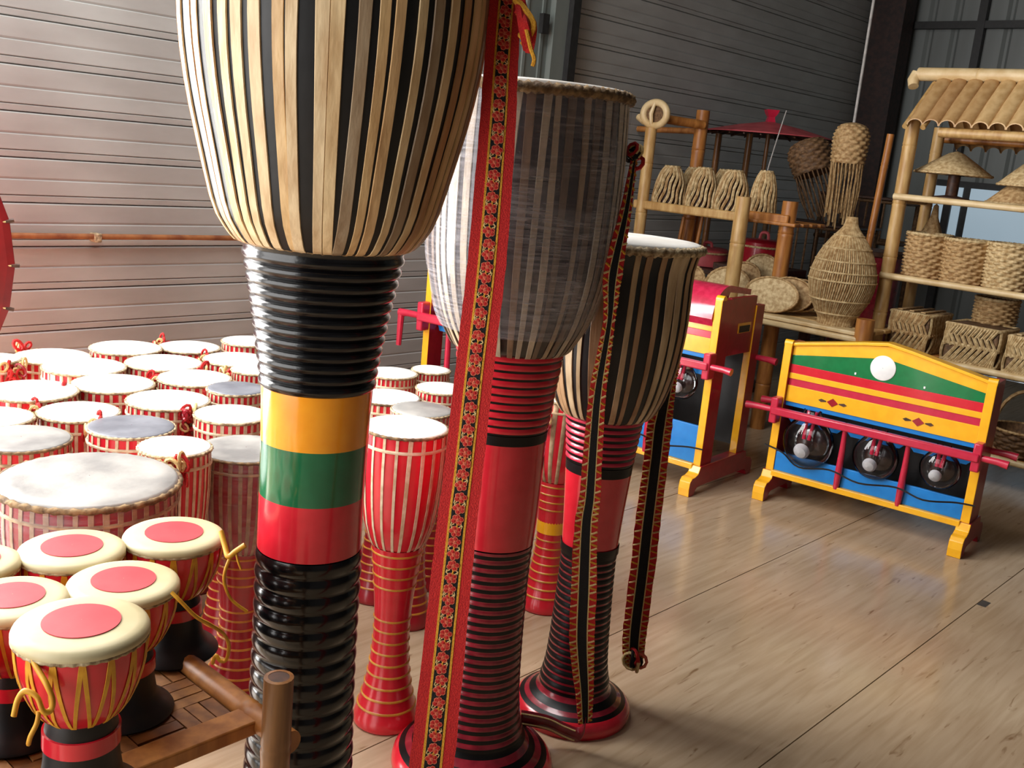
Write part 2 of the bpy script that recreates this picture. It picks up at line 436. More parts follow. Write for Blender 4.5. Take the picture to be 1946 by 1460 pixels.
# rusty pipe along the left wall
pp = thing('wall_pipe', 'rusty orange pipe running level along the grey siding wall', 'pipe', (0, 0, 0))
pa, pb = at_x(-60, 447, ROOM_W + 0.035), at_x(478, 453, ROOM_W + 0.035)
MB().tube([pa, pb], 0.011, RUST, 10).obj('pipe_run', pp)
MB().tube([pb, pb + Vector((0.0, 0.05, 0))], [0.019, 0.014], BAMBOO_OR, 10).obj('pipe_end', pp)
pk_ = at_x(184, 452, ROOM_W + 0.035)
MB().box((pk_.x - 0.01, pk_.y, pk_.z), (0.05, 0.03, 0.034), ROPE).obj('pipe_clip', pp, bevel=0.004)
# back wall: upright trapezoid sheet, window band, girts
wb = structure(MB().box((lerp(ROOM_W, ROOM_E, .5), ROOM_N + 0.08, ROOM_H / 2), (ROOM_E - ROOM_W, 0.08, ROOM_H), SIDING_DK).obj('wall_back', smooth=False))
b = MB(); sp = 0.2
for zz in (0.0, ROOM_H):
    b.v += [(0.0, 0, zz), (sp * .12, -0.022, zz), (sp * .78, -0.022, zz), (sp * .9, 0, zz), (sp, 0, zz)]
for i in range(4): b.f.append((i, i + 1, 5 + i + 1, 5 + i)); b.m.append(b.mi(SHEET))
rib_me = b.mesh('wall_sheet', smooth=False)
xx = at_y(1668, 120, ROOM_N).x - 0.2 * 3
while xx < ROOM_E - 0.2:
    if xx > ROOM_W - 0.05:
        o = link('wall_sheet', rib_me, wb); o.location = (xx, ROOM_N + 0.03, 0)
    xx += sp
def girt(p, q, w, name='wall_girt'):
    d = q - p
    MB().box((p + q) / 2, (max(abs(d.x), w), 0.05, max(abs(d.z), w)), COLUMN).obj(name, wb, smooth=False)
g = at_y(1800, 48, ROOM_N - 0.03); girt(Vector((ROOM_W, ROOM_N - 0.03, g.z)), Vector((ROOM_E, ROOM_N - 0.03, g.z)), 0.055)
g = at_y(1856, 100, ROOM_N - 0.03); girt(Vector((g.x, ROOM_N - 0.035, 0)), Vector((g.x, ROOM_N - 0.035, ROOM_H)), 0.06, 'wall_stud')
# window band seen through the bamboo stand
wa, wc = at_y(1776, 352, ROOM_N - 0.02), at_y(1768, 492, ROOM_N - 0.02)
wx0 = wa.x; wz1, wz0 = wa.z, wc.z - 0.06
mulx = at_y(1826, 430, ROOM_N - 0.02).x
wn = structure(MB().box((wx0 + 1.1, ROOM_N - 0.005, (wz0 + wz1) / 2), (2.3, 0.03, wz1 - wz0 + 0.1), COLUMN).obj('window_1', smooth=False))
ledges = [wx0, mulx - 0.03, mulx + 0.03, mulx + 0.62, mulx + 0.68, mulx + 1.3]
for i in range(0, 6, 2):
    for za, zb in ((wz0, lerp(wz0, wz1, .80)), (lerp(wz0, wz1, .84), wz1)):
        MB().box(((ledges[i] + ledges[i + 1]) / 2, ROOM_N - 0.03, (za + zb) / 2), (ledges[i + 1] - ledges[i], 0.012, zb - za), PANE).obj('window_pane', wn, smooth=False)
structure(MB().box((ROOM_W + 0.2, ROOM_N - 0.2, ROOM_H / 2), (0.26, 0.2, ROOM_H), COLUMN_BR).obj('trim_3', smooth=False))
# rest of the shed, outside the picture: right wall, front wall with its wide opening, roof with a roof light
structure(MB().box((ROOM_E + 0.05, lerp(ROOM_S, ROOM_N, .5), ROOM_H / 2), (0.1, ROOM_N - ROOM_S, ROOM_H), PLASTER).obj('wall_right', smooth=False))
b = MB()
b.box((1.35, ROOM_S - 0.05, ROOM_H / 2), (3.7, 0.1, ROOM_H), PLASTER)
b.box((ROOM_W + 0.05, ROOM_S - 0.05, ROOM_H / 2), (0.1, 0.1, ROOM_H), PLASTER)
b.box((-2.2, ROOM_S - 0.05, ROOM_H - 0.32), (3.4, 0.1, 0.64), PLASTER)
structure(b.obj('wall_front', smooth=False))
b = MB(); cz = ROOM_H + 0.05
sx0, sx1, sy0, sy1 = -3.3, -1.8, -0.35, 2.35
b.box(((ROOM_W + sx0) / 2, (ROOM_S + ROOM_N) / 2, cz), (sx0 - ROOM_W, ROOM_N - ROOM_S, 0.1), CEIL)
b.box(((ROOM_E + sx1) / 2, (ROOM_S + ROOM_N) / 2, cz), (ROOM_E - sx1, ROOM_N - ROOM_S, 0.1), CEIL)
b.box(((sx0 + sx1) / 2, (ROOM_S + sy0) / 2, cz), (sx1 - sx0, sy0 - ROOM_S, 0.1), CEIL)
b.box(((sx0 + sx1) / 2, (ROOM_N + sy1) / 2, cz), (sx1 - sx0, ROOM_N - sy1, 0.1), CEIL)
structure(b.obj('ceiling', smooth=False))

# ------------------------------------------------------------------ drums: shared pieces
def rope_hoop(R, z, r, m, twists=60, n=160, k=8, flat=1.0, wob=0.0):
    b = MB(); idx = []
    for i in range(n):
        a = 2 * PI * i / n
        zz = z + wob * math.sin(3 * a + 1) * r
        for j in range(k):
            p = 2 * PI * j / k
            rr = r * (1 + 0.28 * math.sin(twists * a + 2 * p))
            b.v.append(((R + rr * math.cos(p)) * math.cos(a), (R + rr * math.cos(p)) * math.sin(a), zz + flat * rr * math.sin(p)))
    mm = b.mi(m)
    for i in range(n):
        for j in range(k):
            a0 = i * k + j; a1 = i * k + (j + 1) % k; c0 = ((i + 1) % n) * k + j; c1 = ((i + 1) % n) * k + (j + 1) % k
            b.f.append((a0, c0, c1, a1)); b.m.append(mm)
    return b
def strip_mesh(name, prof, th0, th1, w0, w1, m, n=16, lift=0.0022, bow=0.0, edge=0.0008, waver=0.0, ph=0.0):
    """a flat thong laid on a turned body: prof is (r, z) from top to bottom"""
    b = MB(); rows = []
    L = len(prof) - 1
    for i in range(n + 1):
        t = i / n; q = t * L; j = min(int(q), L - 1); u = q - j
        r = lerp(prof[j][0], prof[j + 1][0], u); zz = lerp(prof[j][1], prof[j + 1][1], u)
        th = lerp(th0, th1, t) + bow * math.sin(PI * t)
        w = lerp(w0, w1, t) * (1 + waver * math.sin(7 * t + ph))
        dth = w / 2 / max(r, 1e-4)
        for s_, l_ in ((-1, edge), (-0.9, lift), (0.9, lift), (1, edge)):
            a = th + dth * s_; rr = r + l_
            b.v.append((rr * math.cos(a), rr * math.sin(a), zz))
    mm = b.mi(m)
    for i in range(n):
        for c in range(3):
            a = i * 4 + c
            b.f.append((a, a + 4, a + 5, a + 1)); b.m.append(mm)
    return b.mesh(name, angle=22)

def ribbed(prof_pts, z0, z1, n_rings, amp, mcol, ringcol=None, duty=0.4, sub=8, sharp=1.0):
    """(r, z, mat) list rising from z0 to z1 with n_rings half-round mouldings"""
    out = []
    for i in range(n_rings):
        a, c = lerp(z0, z1, i / n_rings), lerp(z0, z1, (i + 1) / n_rings)
        for k_ in range(sub):
            t = k_ / sub; zz = lerp(a, c, t)
            bump = abs(math.sin(PI * t)) ** sharp
            mm = mcol
            if ringcol is not None and t < duty: mm = ringcol
            out.append((interp(prof_pts, zz) + amp * bump, zz, mm))
    return out

def head_and_rim(root, R, z, m_head, m_rope, rr, dome=0.006, twists=60):
    b = MB(); pr = [(R * 1.005, z - 0.004), (R, z + rr * .6), (R * .97, z + rr * .9), (R * .8, z + rr * .9 + dome * .4), (R * .4, z + rr * .9 + dome * .9), (0.001, z + rr * .9 + dome)]
    b.lathe(pr, 64, m_head); b.obj('drum_head', root, angle=60)
    rope_hoop(R + rr * .35, z - rr * .5, rr, m_rope, twists, wob=0.15).obj('rim_rope', root, angle=80)

# ------------------------------------------------------------------ the three long drums
def px_scale(g, z):   # metres per pixel at height z above ground point g
    return ((Vector((g.x, g.y, z)) - ORG).dot(_fw)) / FPX

def long_drum_strips(root, prof, n, m, rng, wid=(0.62, 0.95), name='lacing_strip', bowamp=0.02, shrink=0.92):
    """prof from top to bottom"""
    rt, rb_ = prof[0][0], prof[-1][0]
    for i in range(n):
        th = 2 * PI * (i + rng.uniform(-.22, .22)) / n
        st = 2 * PI / n
        tb = 2 * PI * (i + (.26 if i % 2 == 0 else -.1) * rng.choice((0, 1, 1)) + rng.uniform(-.16, .16)) / n
        w0 = rt * st * rng.uniform(*wid)
        w1 = rb_ * st * rng.uniform(wid[0], wid[1]) * shrink
        me = strip_mesh(name, prof, th, tb, w0, w1, m, n=18, bow=rng.uniform(-bowamp, bowamp), lift=rng.uniform(.0018, .0034), waver=rng.uniform(0, .12), ph=rng.uniform(0, 6))
        link(name, me, root)

# ---- black-legged long drum, nearest
g1 = at_d(600, 800, 1.65); g1.z = 0
rng = random.Random(3)
D1 = thing('long_drum', 'tallest long drum, black ribbed leg with yellow, green and red bands', 'drum', g1)
neck = [(.165, 0.0), (.16, .05), (.118, .13), (.0945, .25), (.0895, .34), (.0855, .47), (.0842, .60), (.0842, .70), (.084, .80), (.085, .90), (.087, .99), (.0894, 1.033), (.1025, 1.119), (.117, 1.20), (.124, 1.232)]
neck_s = smooth_prof(neck, 6)
b = MB(); b.lathe([(.02, 0.0), (.165, 0.0), (.167, .02), (.16, .045)] + ribbed(neck_s, .06, .733, 22, .0046, BLACK_LEG, sharp=.9), 96, BLACK_LEG, cap0=True); b.obj('lower_leg', D1, angle=75)
def band(root, name, z0, z1, m, off=.0015, prof=None):
    pr = [(interp(prof, z0) - .004, z0)] + [(interp(prof, lerp(z0, z1, t / 6)) + off, lerp(z0, z1, t / 6)) for t in range(7)] + [(interp(prof, z1) - .004, z1)]
    return MB().lathe(pr, 72, m).obj(name, root, angle=50)
band(D1, 'red_band', .731, .825, RED, prof=neck_s)
band(D1, 'green_band', .825, .916, GREEN_DK, prof=neck_s)
band(D1, 'yellow_band', .916, 1.006, ORANGE, prof=neck_s)
MB().lathe(ribbed(neck_s, 1.004, 1.222, 12, .0062, BLACK, sharp=.8) + [(.124, 1.225), (.1265, 1.229), (.127, 1.233), (.12, 1.236)], 72, BLACK).obj('upper_leg', D1, angle=50)
bowl_up = [(.120, 1.229), (.136, 1.2335), (.152, 1.252), (.1695, 1.285), (.190, 1.364), (.2086, 1.443), (.2205, 1.519), (.2248, 1.594), (.2235, 1.68), (.217, 1.76), (.209, 1.83)]
bowl_s = smooth_prof(bowl_up, 4)
MB().lathe(bowl_s, 72, BLACK_MATT).obj('bowl', D1, angle=60)
long_drum_strips(D1, list(reversed(bowl_s[2:])), 50, STRIP, rng, wid=(.62, .98))
rope_hoop(.127, 1.234, .0045, ROPE_DK, 50).obj('lower_ring', D1, angle=80)
head_and_rim(D1, .207, 1.835, HIDE, ROPE, .012, twists=70)

# ---- red-banded long drum wrapped in clear plastic
g2 = at_z(897, 1440, 0.02); g2.z = 0
rng = random.Random(5)
D2 = thing('long_drum', 'long drum with plastic-wrapped bowl behind the broad flowered strap', 'drum', g2)
leg = [(.186, .0), (.186, .03), (.165, .055), (.125, .075), (.105, .12), (.0925, .20), (.088, .30), (.0862, .40), (.0865, .52), (.0915, .61), (.0938, .70), (.0945, .80), (.101, .88), (.109, .955), (.1135, 1.0)]
leg_s = smooth_prof(leg, 6)
def leg_with_black_lines(z0, z1, n, amp, m1, duty):
    return ribbed(leg_s, z0, z1, n, amp, m1, BLACK_LINE, duty, sub=6, sharp=.7)
MB().lathe([(.02, 0, RED), (.183, .0, RED), (.188, .015, RED), (.185, .032, RED), (.172, .048, BLACK_LINE), (.158, .056, OXBLOOD), (.143, .064, BLACK_LINE), (.128, .074, OXBLOOD), (.118, .09, BLACK_LINE)] + ribbed(leg_s, .10, .568, 24, .002, OXBLOOD, BLACK_LINE, .45, 6, .7), 72, RED, cap0=True).obj('lower_leg', D2, angle=50)
band(D2, 'red_band', .568, .805, RED, prof=leg_s)
band(D2, 'black_band', .805, .826, BLACK_LINE, prof=leg_s)
MB().lathe(ribbed(leg_s, .826, .998, 10, .0024, RED, BLACK_LINE, .30, 6, .7) + [(.115, 1.0)], 72, RED).obj('upper_leg', D2, angle=50)
bw2 = [(.112, .996), (.123, 1.0), (.136, 1.02), (.1592, 1.065), (.178, 1.13), (.1888, 1.198), (.1935, 1.30), (.1945, 1.39), (.192, 1.46), (.190, 1.515)]
bw2s = smooth_prof(bw2, 4)
MB().lathe(bw2s, 64, SHELL_DK).obj('bowl', D2, angle=60)
long_drum_strips(D2, list(reversed(bw2s[1:])), 44, STRIP_GREY, rng, wid=(.5, .85))
rope_hoop(.116, 1.001, .004, BLACK_MATT, 40).obj('lower_ring', D2, angle=80)
head_and_rim(D2, .188, 1.523, HIDE, ROPE_DK, .011, twists=64)
wr = [(r + .006 + .001 * math.sin(zz * 60), zz) for r, zz in bw2s if zz > 1.03]
o = MB().lathe(wr, 96, WRAP, mod=lambda a, j, zz: 1 + .006 * math.sin(9 * a + zz * 14) * math.sin(5 * a - zz * 30)).obj('plastic_wrap', D2, angle=80)
tag(o, 'clear glossy plastic wrapped round the bowl')

# ---- third long drum
g3 = at_z(1086, 1334, 0.02); g3.z = 0
rng = random.Random(8)
D3 = thing('long_drum', 'shortest long drum with black-gapped hide bowl, farthest of the three', 'drum', g3)
leg = [(.152, .0), (.150, .03), (.125, .048), (.098, .07), (.0815, .13), (.0755, .20), (.0722, .28), (.0695, .36), (.0688, .447), (.0735, .55), (.0795, .642), (.083, .70), (.0905, .772), (.0945, .80)]
leg_s = smooth_prof(leg, 6)
MB().lathe([(.02, 0, RED), (.148, 0, RED), (.153, .014, RED), (.150, .03, RED), (.138, .042, BLACK_LINE), (.126, .048, OXBLOOD), (.114, .055, BLACK_LINE), (.098, .068, OXBLOOD), (.09, .08, BLACK_LINE)] + ribbed(leg_s, .09, .445, 20, .0018, BLACK_LINE, OXBLOOD, .3, 6, .7) + [(.0735, .448, BLACK_LINE), (.0735, .468, BLACK_LINE)], 64, RED, cap0=True).obj('lower_leg', D3, angle=50)
band(D3, 'red_band', .465, .657, RED, prof=leg_s)
band(D3, 'black_band', .657, .681, BLACK_LINE, prof=leg_s)
MB().lathe(ribbed(leg_s, .681, .798, 7, .003, CRIMSON, BLACK_LINE, .40, 6, .7) + [(.096, .80)], 64, CRIMSON).obj('upper_leg', D3, angle=50)
bw3 = [(.092, .797), (.101, .800), (.113, .808), (.1336, .846), (.1525, .91), (.163, .975), (.168, 1.039), (.1675, 1.1), (.1675, 1.165), (.178, 1.212)]
bw3s = smooth_prof(bw3, 4)
MB().lathe(bw3s, 64, BLACK_MATT).obj('bowl', D3, angle=60)
long_drum_strips(D3, list(reversed(bw3s[1:])), 32, STRIP_TAN, rng, wid=(.3, .95), bowamp=.05)
rope_hoop(.0965, .801, .004, BLACK_MATT, 40).obj('lower_ring', D3, angle=80)
head_and_rim(D3, .177, 1.219, HIDE, ROPE, .010, twists=60)

# ------------------------------------------------------------------ woven shoulder straps
def ribbon_rows(pts, wid, facing, n=10):
    """sampled centre line with half-width vectors; wid and facing per point"""
    cl = curve(pts, n); N = len(cl); M_ = len(pts) - 1
    rows = []
    for i, p in enumerate(cl):
        q = i / (N - 1) * M_; j = min(int(q), M_ - 1); u = q - j
        w = lerp(wid[j], wid[j + 1], u); ang = lerp(facing[j], facing[j + 1], u)
        t = cl[min(i + 1, N - 1)] - cl[max(i - 1, 0)]; t.normalize()
        s_ = Vector((math.cos(ang), math.sin(ang), 0)); s_ = (s_ - t * s_.dot(t)).normalized()
        nrm = s_.cross(t).normalized()
        if nrm.dot(ORG - p) < 0: nrm = -nrm
        rows.append((p, s_ * w / 2, nrm))
    return rows
def ribbon(rows, a, c, lift, th, m, name, parent, jag=0):
    """band between cross positions a..c (-1..1), lifted off the base cloth, th thick"""
    b = MB()
    for i, (p, s_, n_) in enumerate(rows):
        ja = jag * random.uniform(-1, 1)
        for u, l_ in ((a + ja, lift - th), (a + ja, lift), (c + ja, lift), (c + ja, lift - th)):
            b.v.append(tuple(p + s_ * u + n_ * l_))
    mm = b.mi(m)
    for i in range(len(rows) - 1):
        for k_ in range(4):
            x0 = i * 4 + k_; x1 = i * 4 + (k_ + 1) % 4
            b.f.append((x0, x1, x1 + 4, x0 + 4)); b.m.append(mm)
    for e in (0, (len(rows) - 1) * 4):
        b.f.append((e, e + 1, e + 2, e + 3)); b.m.append(mm)
    return b.obj(name, parent, angle=50)
CAMAZ = YAW     # straps face the room front
# broad flowered strap hanging from the tallest drum
dd = 1.50
sp_px = [(985, -260), (975, -120), (962, 0), (952, 137), (946, 240), (925, 500), (902, 700), (880, 900), (868, 1000), (845, 1220), (820, 1460), (800, 1640), (790, 1740)]
spts = [at_d(x, y, lerp(1.50, 1.50, 0)) for x, y in sp_px]
wid = [0.052, .05, .05, .052, .054, .0575, .0565, .058, .059, .062, .066, .066, .066]
fac = [YAW + a for a in (.5, .45, .35, .3, .2, .05, 0, 0, 0, 0, .05, .05, .05)]
rows = ribbon_rows(spts, wid, fac)
S1 = thing('shoulder_strap', 'broad red strap with yellow edges and flowers on black, hanging beside tallest drum', 'strap', (0, 0, 0))
ribbon(rows, -1, 1, 0.0, .002, RED_CLOTH, 'strap_cloth', S1, jag=0.02)
ribbon(rows, -.46, -.34, .0008, .001, YEL_CLOTH, 'yellow_stripe', S1)
ribbon(rows, .34, .46, .0008, .001, YEL_CLOTH, 'yellow_stripe', S1)
ribbon(rows, -.345, .345, .0010, .001, BLACK_CLOTH, 'black_stripe', S1)
def flower_mesh(seed):
    r = random.Random(seed); b = MB()
    for q in range(5):
        a = 2 * PI * q / 5 + r.uniform(-.3, .3); rr = .0056
        c = Vector((math.cos(a) * rr, math.sin(a) * rr * .8, 0))
        pts_ = [(c.x + math.cos(t) * .0038, c.y + math.sin(t) * .0034, .0004) for t in [2 * PI * h / 7 for h in range(7)]]
        b.tube(pts_, .0009, PINK_THREAD, 4, closed=True)
        b.lathe([(.0034, 0), (.0028, .0009), (.0004, .0011)], 7, RED_CLOTH, Matrix.Translation(c))
    b.lathe([(.0030, 0), (.0026, .0014), (.0004, .0018)], 8, PINK_THREAD)
    for s_ in (-1, 1):
        b.tube([(s_ * .004, -.006, .0003), (s_ * .0085, -.0085, .0006), (s_ * .007, -.0125, .0003)], .0008, CREAM_THREAD, 4)
    b.tube([(0, -.006, .0003), (r.uniform(-.002, .002), -.010, .0006), (r.uniform(-.005, .005), -.0135, .0003)], .0008, YEL_CLOTH, 4)
    return b.mesh('embroidered_flower', angle=60)
fms = [flower_mesh(q) for q in range(4)]
q = 0; carry = 0.0; step = 0.0172
for (p, s_, n_), (p2, s2, n2) in zip(rows, rows[1:]):
    L_ = (p2 - p).length; t_ = carry
    while t_ < L_:
        u = t_ / L_; q += 1
        o = link('embroidered_flower', fms[q % 4], S1)
        X = s_.normalized() * (-1 if q % 2 else 1); Z = n_; Y = Z.cross(X)
        R_ = Matrix((X, Y, Z)).transposed().to_4x4()
        o.matrix_world = Matrix.Translation(p.lerp(p2, u) + n_ * .0012 + s_ * random.uniform(-.04, .04)) @ R_
        t_ += step * random.uniform(.92, 1.08)
    carry = t_ - L_
# tuft of bows near the top of the strap
t0 = at_d(990, 40, 1.46)
b = MB()
rg = random.Random(2)
for q in range(7):
    base = at_d(990 + rg.uniform(-10, 8), -14 + rg.uniform(-10, 40), 1.47)
    end = at_d(1002 + rg.uniform(-14, 8), 92 + rg.uniform(-25, 22), 1.47)
    mid = at_d(1003 + rg.uniform(-16, 12), 45, 1.455 + rg.uniform(-.02, .01))
    b.tube(curve([base, mid, end], 5), [.005 + .002 * rg.random()] * 11, RED_CLOTH if q % 3 else YEL_CLOTH, 6)
b.obj('bow_loops', S1)
MB().tube(curve([at_d(1000, 55, 1.445), at_d(1008, 90, 1.44), at_d(1015, 112, 1.44), at_d(1012, 126, 1.442)], 5), .003, YEL_CLOTH, 6).obj('yellow_tassel', S1)

def chain_strap(label, px, D, wpx, fac, tail=None):
    pts_ = [at_d(x, y, d_) for (x, y), d_ in zip(px, D)]
    wid_ = [w * d_ / FPX for w, d_ in zip(wpx, D)]
    rows_ = ribbon_rows(pts_, wid_, fac, 8)
    S = thing('shoulder_strap', label, 'strap', (0, 0, 0))
    ribbon(rows_, -1, 1, 0, .002, RED_CLOTH, 'strap_cloth', S, jag=.04)
    ribbon(rows_, -.36, .36, .0009, .001, BLACK_CLOTH, 'black_stripe', S)
    ribbon(rows_, -.46, -.37, .0010, .001, CREAM_THREAD, 'cream_stripe', S)
    ribbon(rows_, .37, .46, .0010, .001, CREAM_THREAD, 'cream_stripe', S)
    for sd in (-1, 1):
        b = MB(); acc = 0; last = rows_[0][0]; q = 0
        for (p, s_, n_), (p2, s2, n2) in zip(rows_, rows_[1:]):
            L_ = (p2 - p).length; n_st = max(1, int(L_ / .0095))
            for h in range(n_st):
                u = h / n_st; c = p.lerp(p2, u) + s_ * (sd * .72); T = (p2 - p).normalized()
                q += 1
                X = s_ * .26; Y = T * .0045
                sg = 1 if q % 2 else -1
                b.tube([c - X + Y * sg * .6 + n_ * .0006, c + n_ * .0016, c + X - Y * sg * .6 + n_ * .0006], .0023, CREAM_THREAD if q % 2 else YEL_CLOTH, 4)
        tag(b.obj('chain_stitch', S, angle=60), kind='stuff')
    return S
S2 = chain_strap('narrow red and black chain-stitched strap crossing the front of shortest long drum',
                 [(1206, 300), (1190, 400), (1165, 520), (1158, 610), (1137, 740), (1128, 842), (1121, 945), (1114, 1000), (1109, 1126), (1106, 1220), (1111, 1315), (1112, 1375)],
                 [2.06, 2.03, 2.01, 2.03, 2.10, 2.16, 2.21, 2.24, 2.30, 2.36, 2.43, 2.45],
                 [16, 26, 38, 24, 32, 36, 40, 44, 49, 48, 36, 28], [YAW + a for a in (.9, .6, .2, .4, .1, 0, 0, 0, 0, 0, .3, .5)])
b = MB(); rg = random.Random(4)
for q in range(6):
    c = at_d(1206 + rg.uniform(-8, 8), 288 + rg.uniform(-8, 30), 2.06)
    pts_ = [c + Vector((math.cos(t), math.sin(t) * .5, math.sin(t))) * .012 for t in [2 * PI * h / 8 for h in range(8)]]
    b.tube(pts_, .0045, [RED_CLOTH, CREAM_THREAD, BLACK_CLOTH][q % 3], 5, closed=True)
b.obj('strap_knot', S2)
fz = [at_d(1112, 1375, 2.45), at_d(1100, 1395, 2.47), at_d(1075, 1388, 2.47), at_d(1040, 1372, 2.46), at_d(990, 1362, 2.44)]
rows_ = ribbon_rows(fz, [.034, .036, .05, .055, .05], [YAW + 1.2, YAW + 1.9, YAW + 2.4, YAW + 2.4, YAW + 2.4], 6)
b = MB()
for p, s_, n_ in rows_:
    for h, m_ in ((-.022, 0), (.022, 0)):
        b.v.append(tuple(p + Vector((0, 0, h * .9)) + Vector((.003, -.004, 0))))
for i in range(len(rows_) - 1):
    b.f.append((2 * i, 2 * i + 1, 2 * i + 3, 2 * i + 2)); b.m.append(b.mi(OXBLOOD))
o = b.obj('strap_tail', S2); sm = o.modifiers.new('thickness', 'SOLIDIFY'); sm.thickness = .002
for h in (-.012, .014):
    MB().tube([p + Vector((.006, -.008, h)) for p, s_, n_ in rows_[8:]], .0022, CREAM_THREAD, 5).obj('cream_stripe', S2)
S3 = chain_strap('narrow chain-stitched strap hanging right of shortest long drum, knotted at its end',
                 [(1286, 690), (1268, 745), (1254, 808), (1246, 877), (1231, 997), (1220, 1095), (1208, 1189), (1204, 1240), (1203, 1268)],
                 [2.55, 2.56, 2.57, 2.58, 2.60, 2.63, 2.66, 2.68, 2.69],
                 [18, 34, 48, 46, 48, 47, 46, 42, 30], [YAW + a for a in (.7, .3, 0, 0, 0, 0, 0, 0, .2)])
b = MB(); rg = random.Random(9)
for q in range(7):
    c = at_d(1208 + rg.uniform(-9, 12), 1254 + rg.uniform(-10, 16), 2.67)
    r_ = rg.uniform(.014, .024); tw = rg.uniform(0, 3)
    pts_ = [c + Vector((math.cos(t) * math.cos(tw), math.cos(t) * math.sin(tw), math.sin(t))) * r_ for t in [2 * PI * h / 10 for h in range(10)]]
    b.tube(pts_, .0045, [RED_CLOTH, CREAM_THREAD, BLACK_CLOTH, PINK_THREAD][q % 4], 6, closed=True)
b.obj('strap_knot', S3)

# ------------------------------------------------------------------ small red floor drums
def bundle(R, z, seed):
    """braided carrying strap bunched at the rim"""
    r = random.Random(seed); b = MB()
    for q in range(15):
        c = Vector((R + .012 + r.uniform(-.008, .018), r.uniform(-.034, .034), z - .022 + r.uniform(-.04, .024)))
        rr = r.uniform(.008, .017); tw = r.uniform(0, 3); tl = r.uniform(-.7, .7)
        pts_ = [c + Vector((math.cos(t) * math.cos(tw), math.cos(t) * math.sin(tw), math.sin(t) + tl * math.cos(t))) * rr for t in [2 * PI * h / 10 for h in range(10)]]
        b.tube(pts_, r.uniform(.0035, .0055), [RED_CLOTH, CREAM_THREAD, RED_DEEP, RED_CLOTH, CREAM_THREAD][q % 5], 5, closed=True)
    return b.mesh('carry_strap', angle=60)
bundle_me = {}
small_cache = {}
def small_profile(R, Hh):
    return [(R * .82, 0), (R * .82, .02), (R * .75, .045), (R * .60, .10), (R * .49, .17), (R * .45, Hh * .34), (R * .49, Hh * .44), (R * .56, Hh * .53), (R * .64, Hh * .62)]
def small_drum(px, py, wpx, z, label, head=HIDE, lace=LACE, single=False, strap_ang=None, wrap=False, legm=None, nl=30, hoop=True, rope=ROPE, shell=RED, lw=1.0):
    p = at_z(px, py, z); dep = (p - ORG).dot(_fw); R = wpx * dep / FPX / 2 - .004
    root = thing('floor_drum', label, 'drum', (p.x, p.y, 0), random.uniform(0, 6), 'red laced drums standing on the floor')
    H_ = z - .012
    bowl = smooth_prof([(R * .62, H_ * .62), (R * .72, H_ * .64), (R * .88, H_ * .71), (R * .97, H_ * .82), (R * 1.0, H_ * .92), (R * .99, H_)], 3)
    MB().lathe(bowl, 40, shell).obj('drum_bowl', root, angle=60)
    lp = smooth_prof(small_profile(R, H_), 3)
    pr = [(.01, 0), (R * .78, 0)] + [(r_, z_) for r_, z_ in lp[1:]]
    MB().lathe(pr, 36, legm or RED_DEEP).obj('leg', root, angle=60)
    zs = [lerp(.05, H_ * .6, q / 14) for q in range(15) if q not in (9, 10)]
    for zz in zs:
        r_ = interp(lp, zz); MB().lathe([(r_ - .001, zz - .003), (r_ + .0022, zz - .001), (r_ + .0022, zz + .002), (r_ - .001, zz + .004)], 36, RING_YEL).obj('leg_ring', root, angle=60)
    tops = list(reversed(bowl))
    st = 2 * PI / nl
    if single:
        for q in range(nl):
            me = strip_mesh('lace', tops, q * st, q * st + random.uniform(-.3, .3) * st, R * st * random.uniform(.26, .4) * lw, R * st * .24 * lw, lace, n=8, lift=.0016)
            link('lace', me, root)
    else:
        b = MB()
        for q in range(nl):
            me = strip_mesh('lace', tops, q * st, q * st + random.uniform(-.3, .3) * st, R * st * random.uniform(.34, .55), R * st * .3, lace, n=7, lift=.0016)
            b.add([v.co for v in me.vertices], [tuple(f.vertices) for f in me.polygons], lace)
            bpy.data.meshes.remove(me)
        tag(b.obj('lacing', root, angle=60), kind='stuff')
    if hoop:
        zz = H_ * .955
        MB().lathe([(R * 1.0, zz - .005), (R * 1.0 + .004, zz - .003), (R * 1.0 + .004, zz + .001), (R * 1.0, zz + .003)], 40, lace).obj('hoop', root)
    rr = .0036 if R < .13 else .006
    b = MB().lathe([(R * 1.01, H_ - .004), (R * 1.0, H_ + rr * .7), (R * .965, H_ + rr * 1.2), (R * .8, H_ + rr * 1.4), (R * .4, H_ + rr * 1.6), (.001, H_ + rr * 1.7)], 44, head)
    b.obj('drum_head', root, angle=60)
    rope_hoop(R + rr * .5, H_ - rr * .3, rr, rope, 36, 96, 6).obj('rim_rope', root, angle=80)
    if strap_ang is not None:
        key = round(R, 2)
        if key not in bundle_me: bundle_me[key] = bundle(R, H_, int(key * 1000))
        o = link('carry_strap', bundle_me[key], root); o.rotation_euler = (0, 0, strap_ang - root.rotation_euler.z)
    if wrap:
        w_ = [(r_ + .005, z_) for r_, z_ in bowl]
        o = MB().lathe(w_, 64, WRAP_CLEAR, mod=lambda a, j, zz: 1 + .012 * math.sin(11 * a + zz * 25)).obj('plastic_wrap', root, angle=80)
    return root
TOCAM = -PI / 4
small_drum(170, 902, 330, .74, 'widest floor drum with grey-white head, right behind the small yellowish hand drums', HIDE_STAIN, LACE_TAN, True, None, True, nl=40, rope=ROPE_DK, shell=RED_DEEP, lw=1.25)  # deeper red shell carries the shade under the plastic wrap
small_drum(468, 845, 180, .659, 'plastic-wrapped floor drum with stained head touching the tallest drum from the left', HIDE_STAIN, LACE_TAN, True, None, True, nl=30, rope=ROPE_DK, shell=RED_DEEP, lw=1.3)  # shell colour darkened for the shade inside its wrap
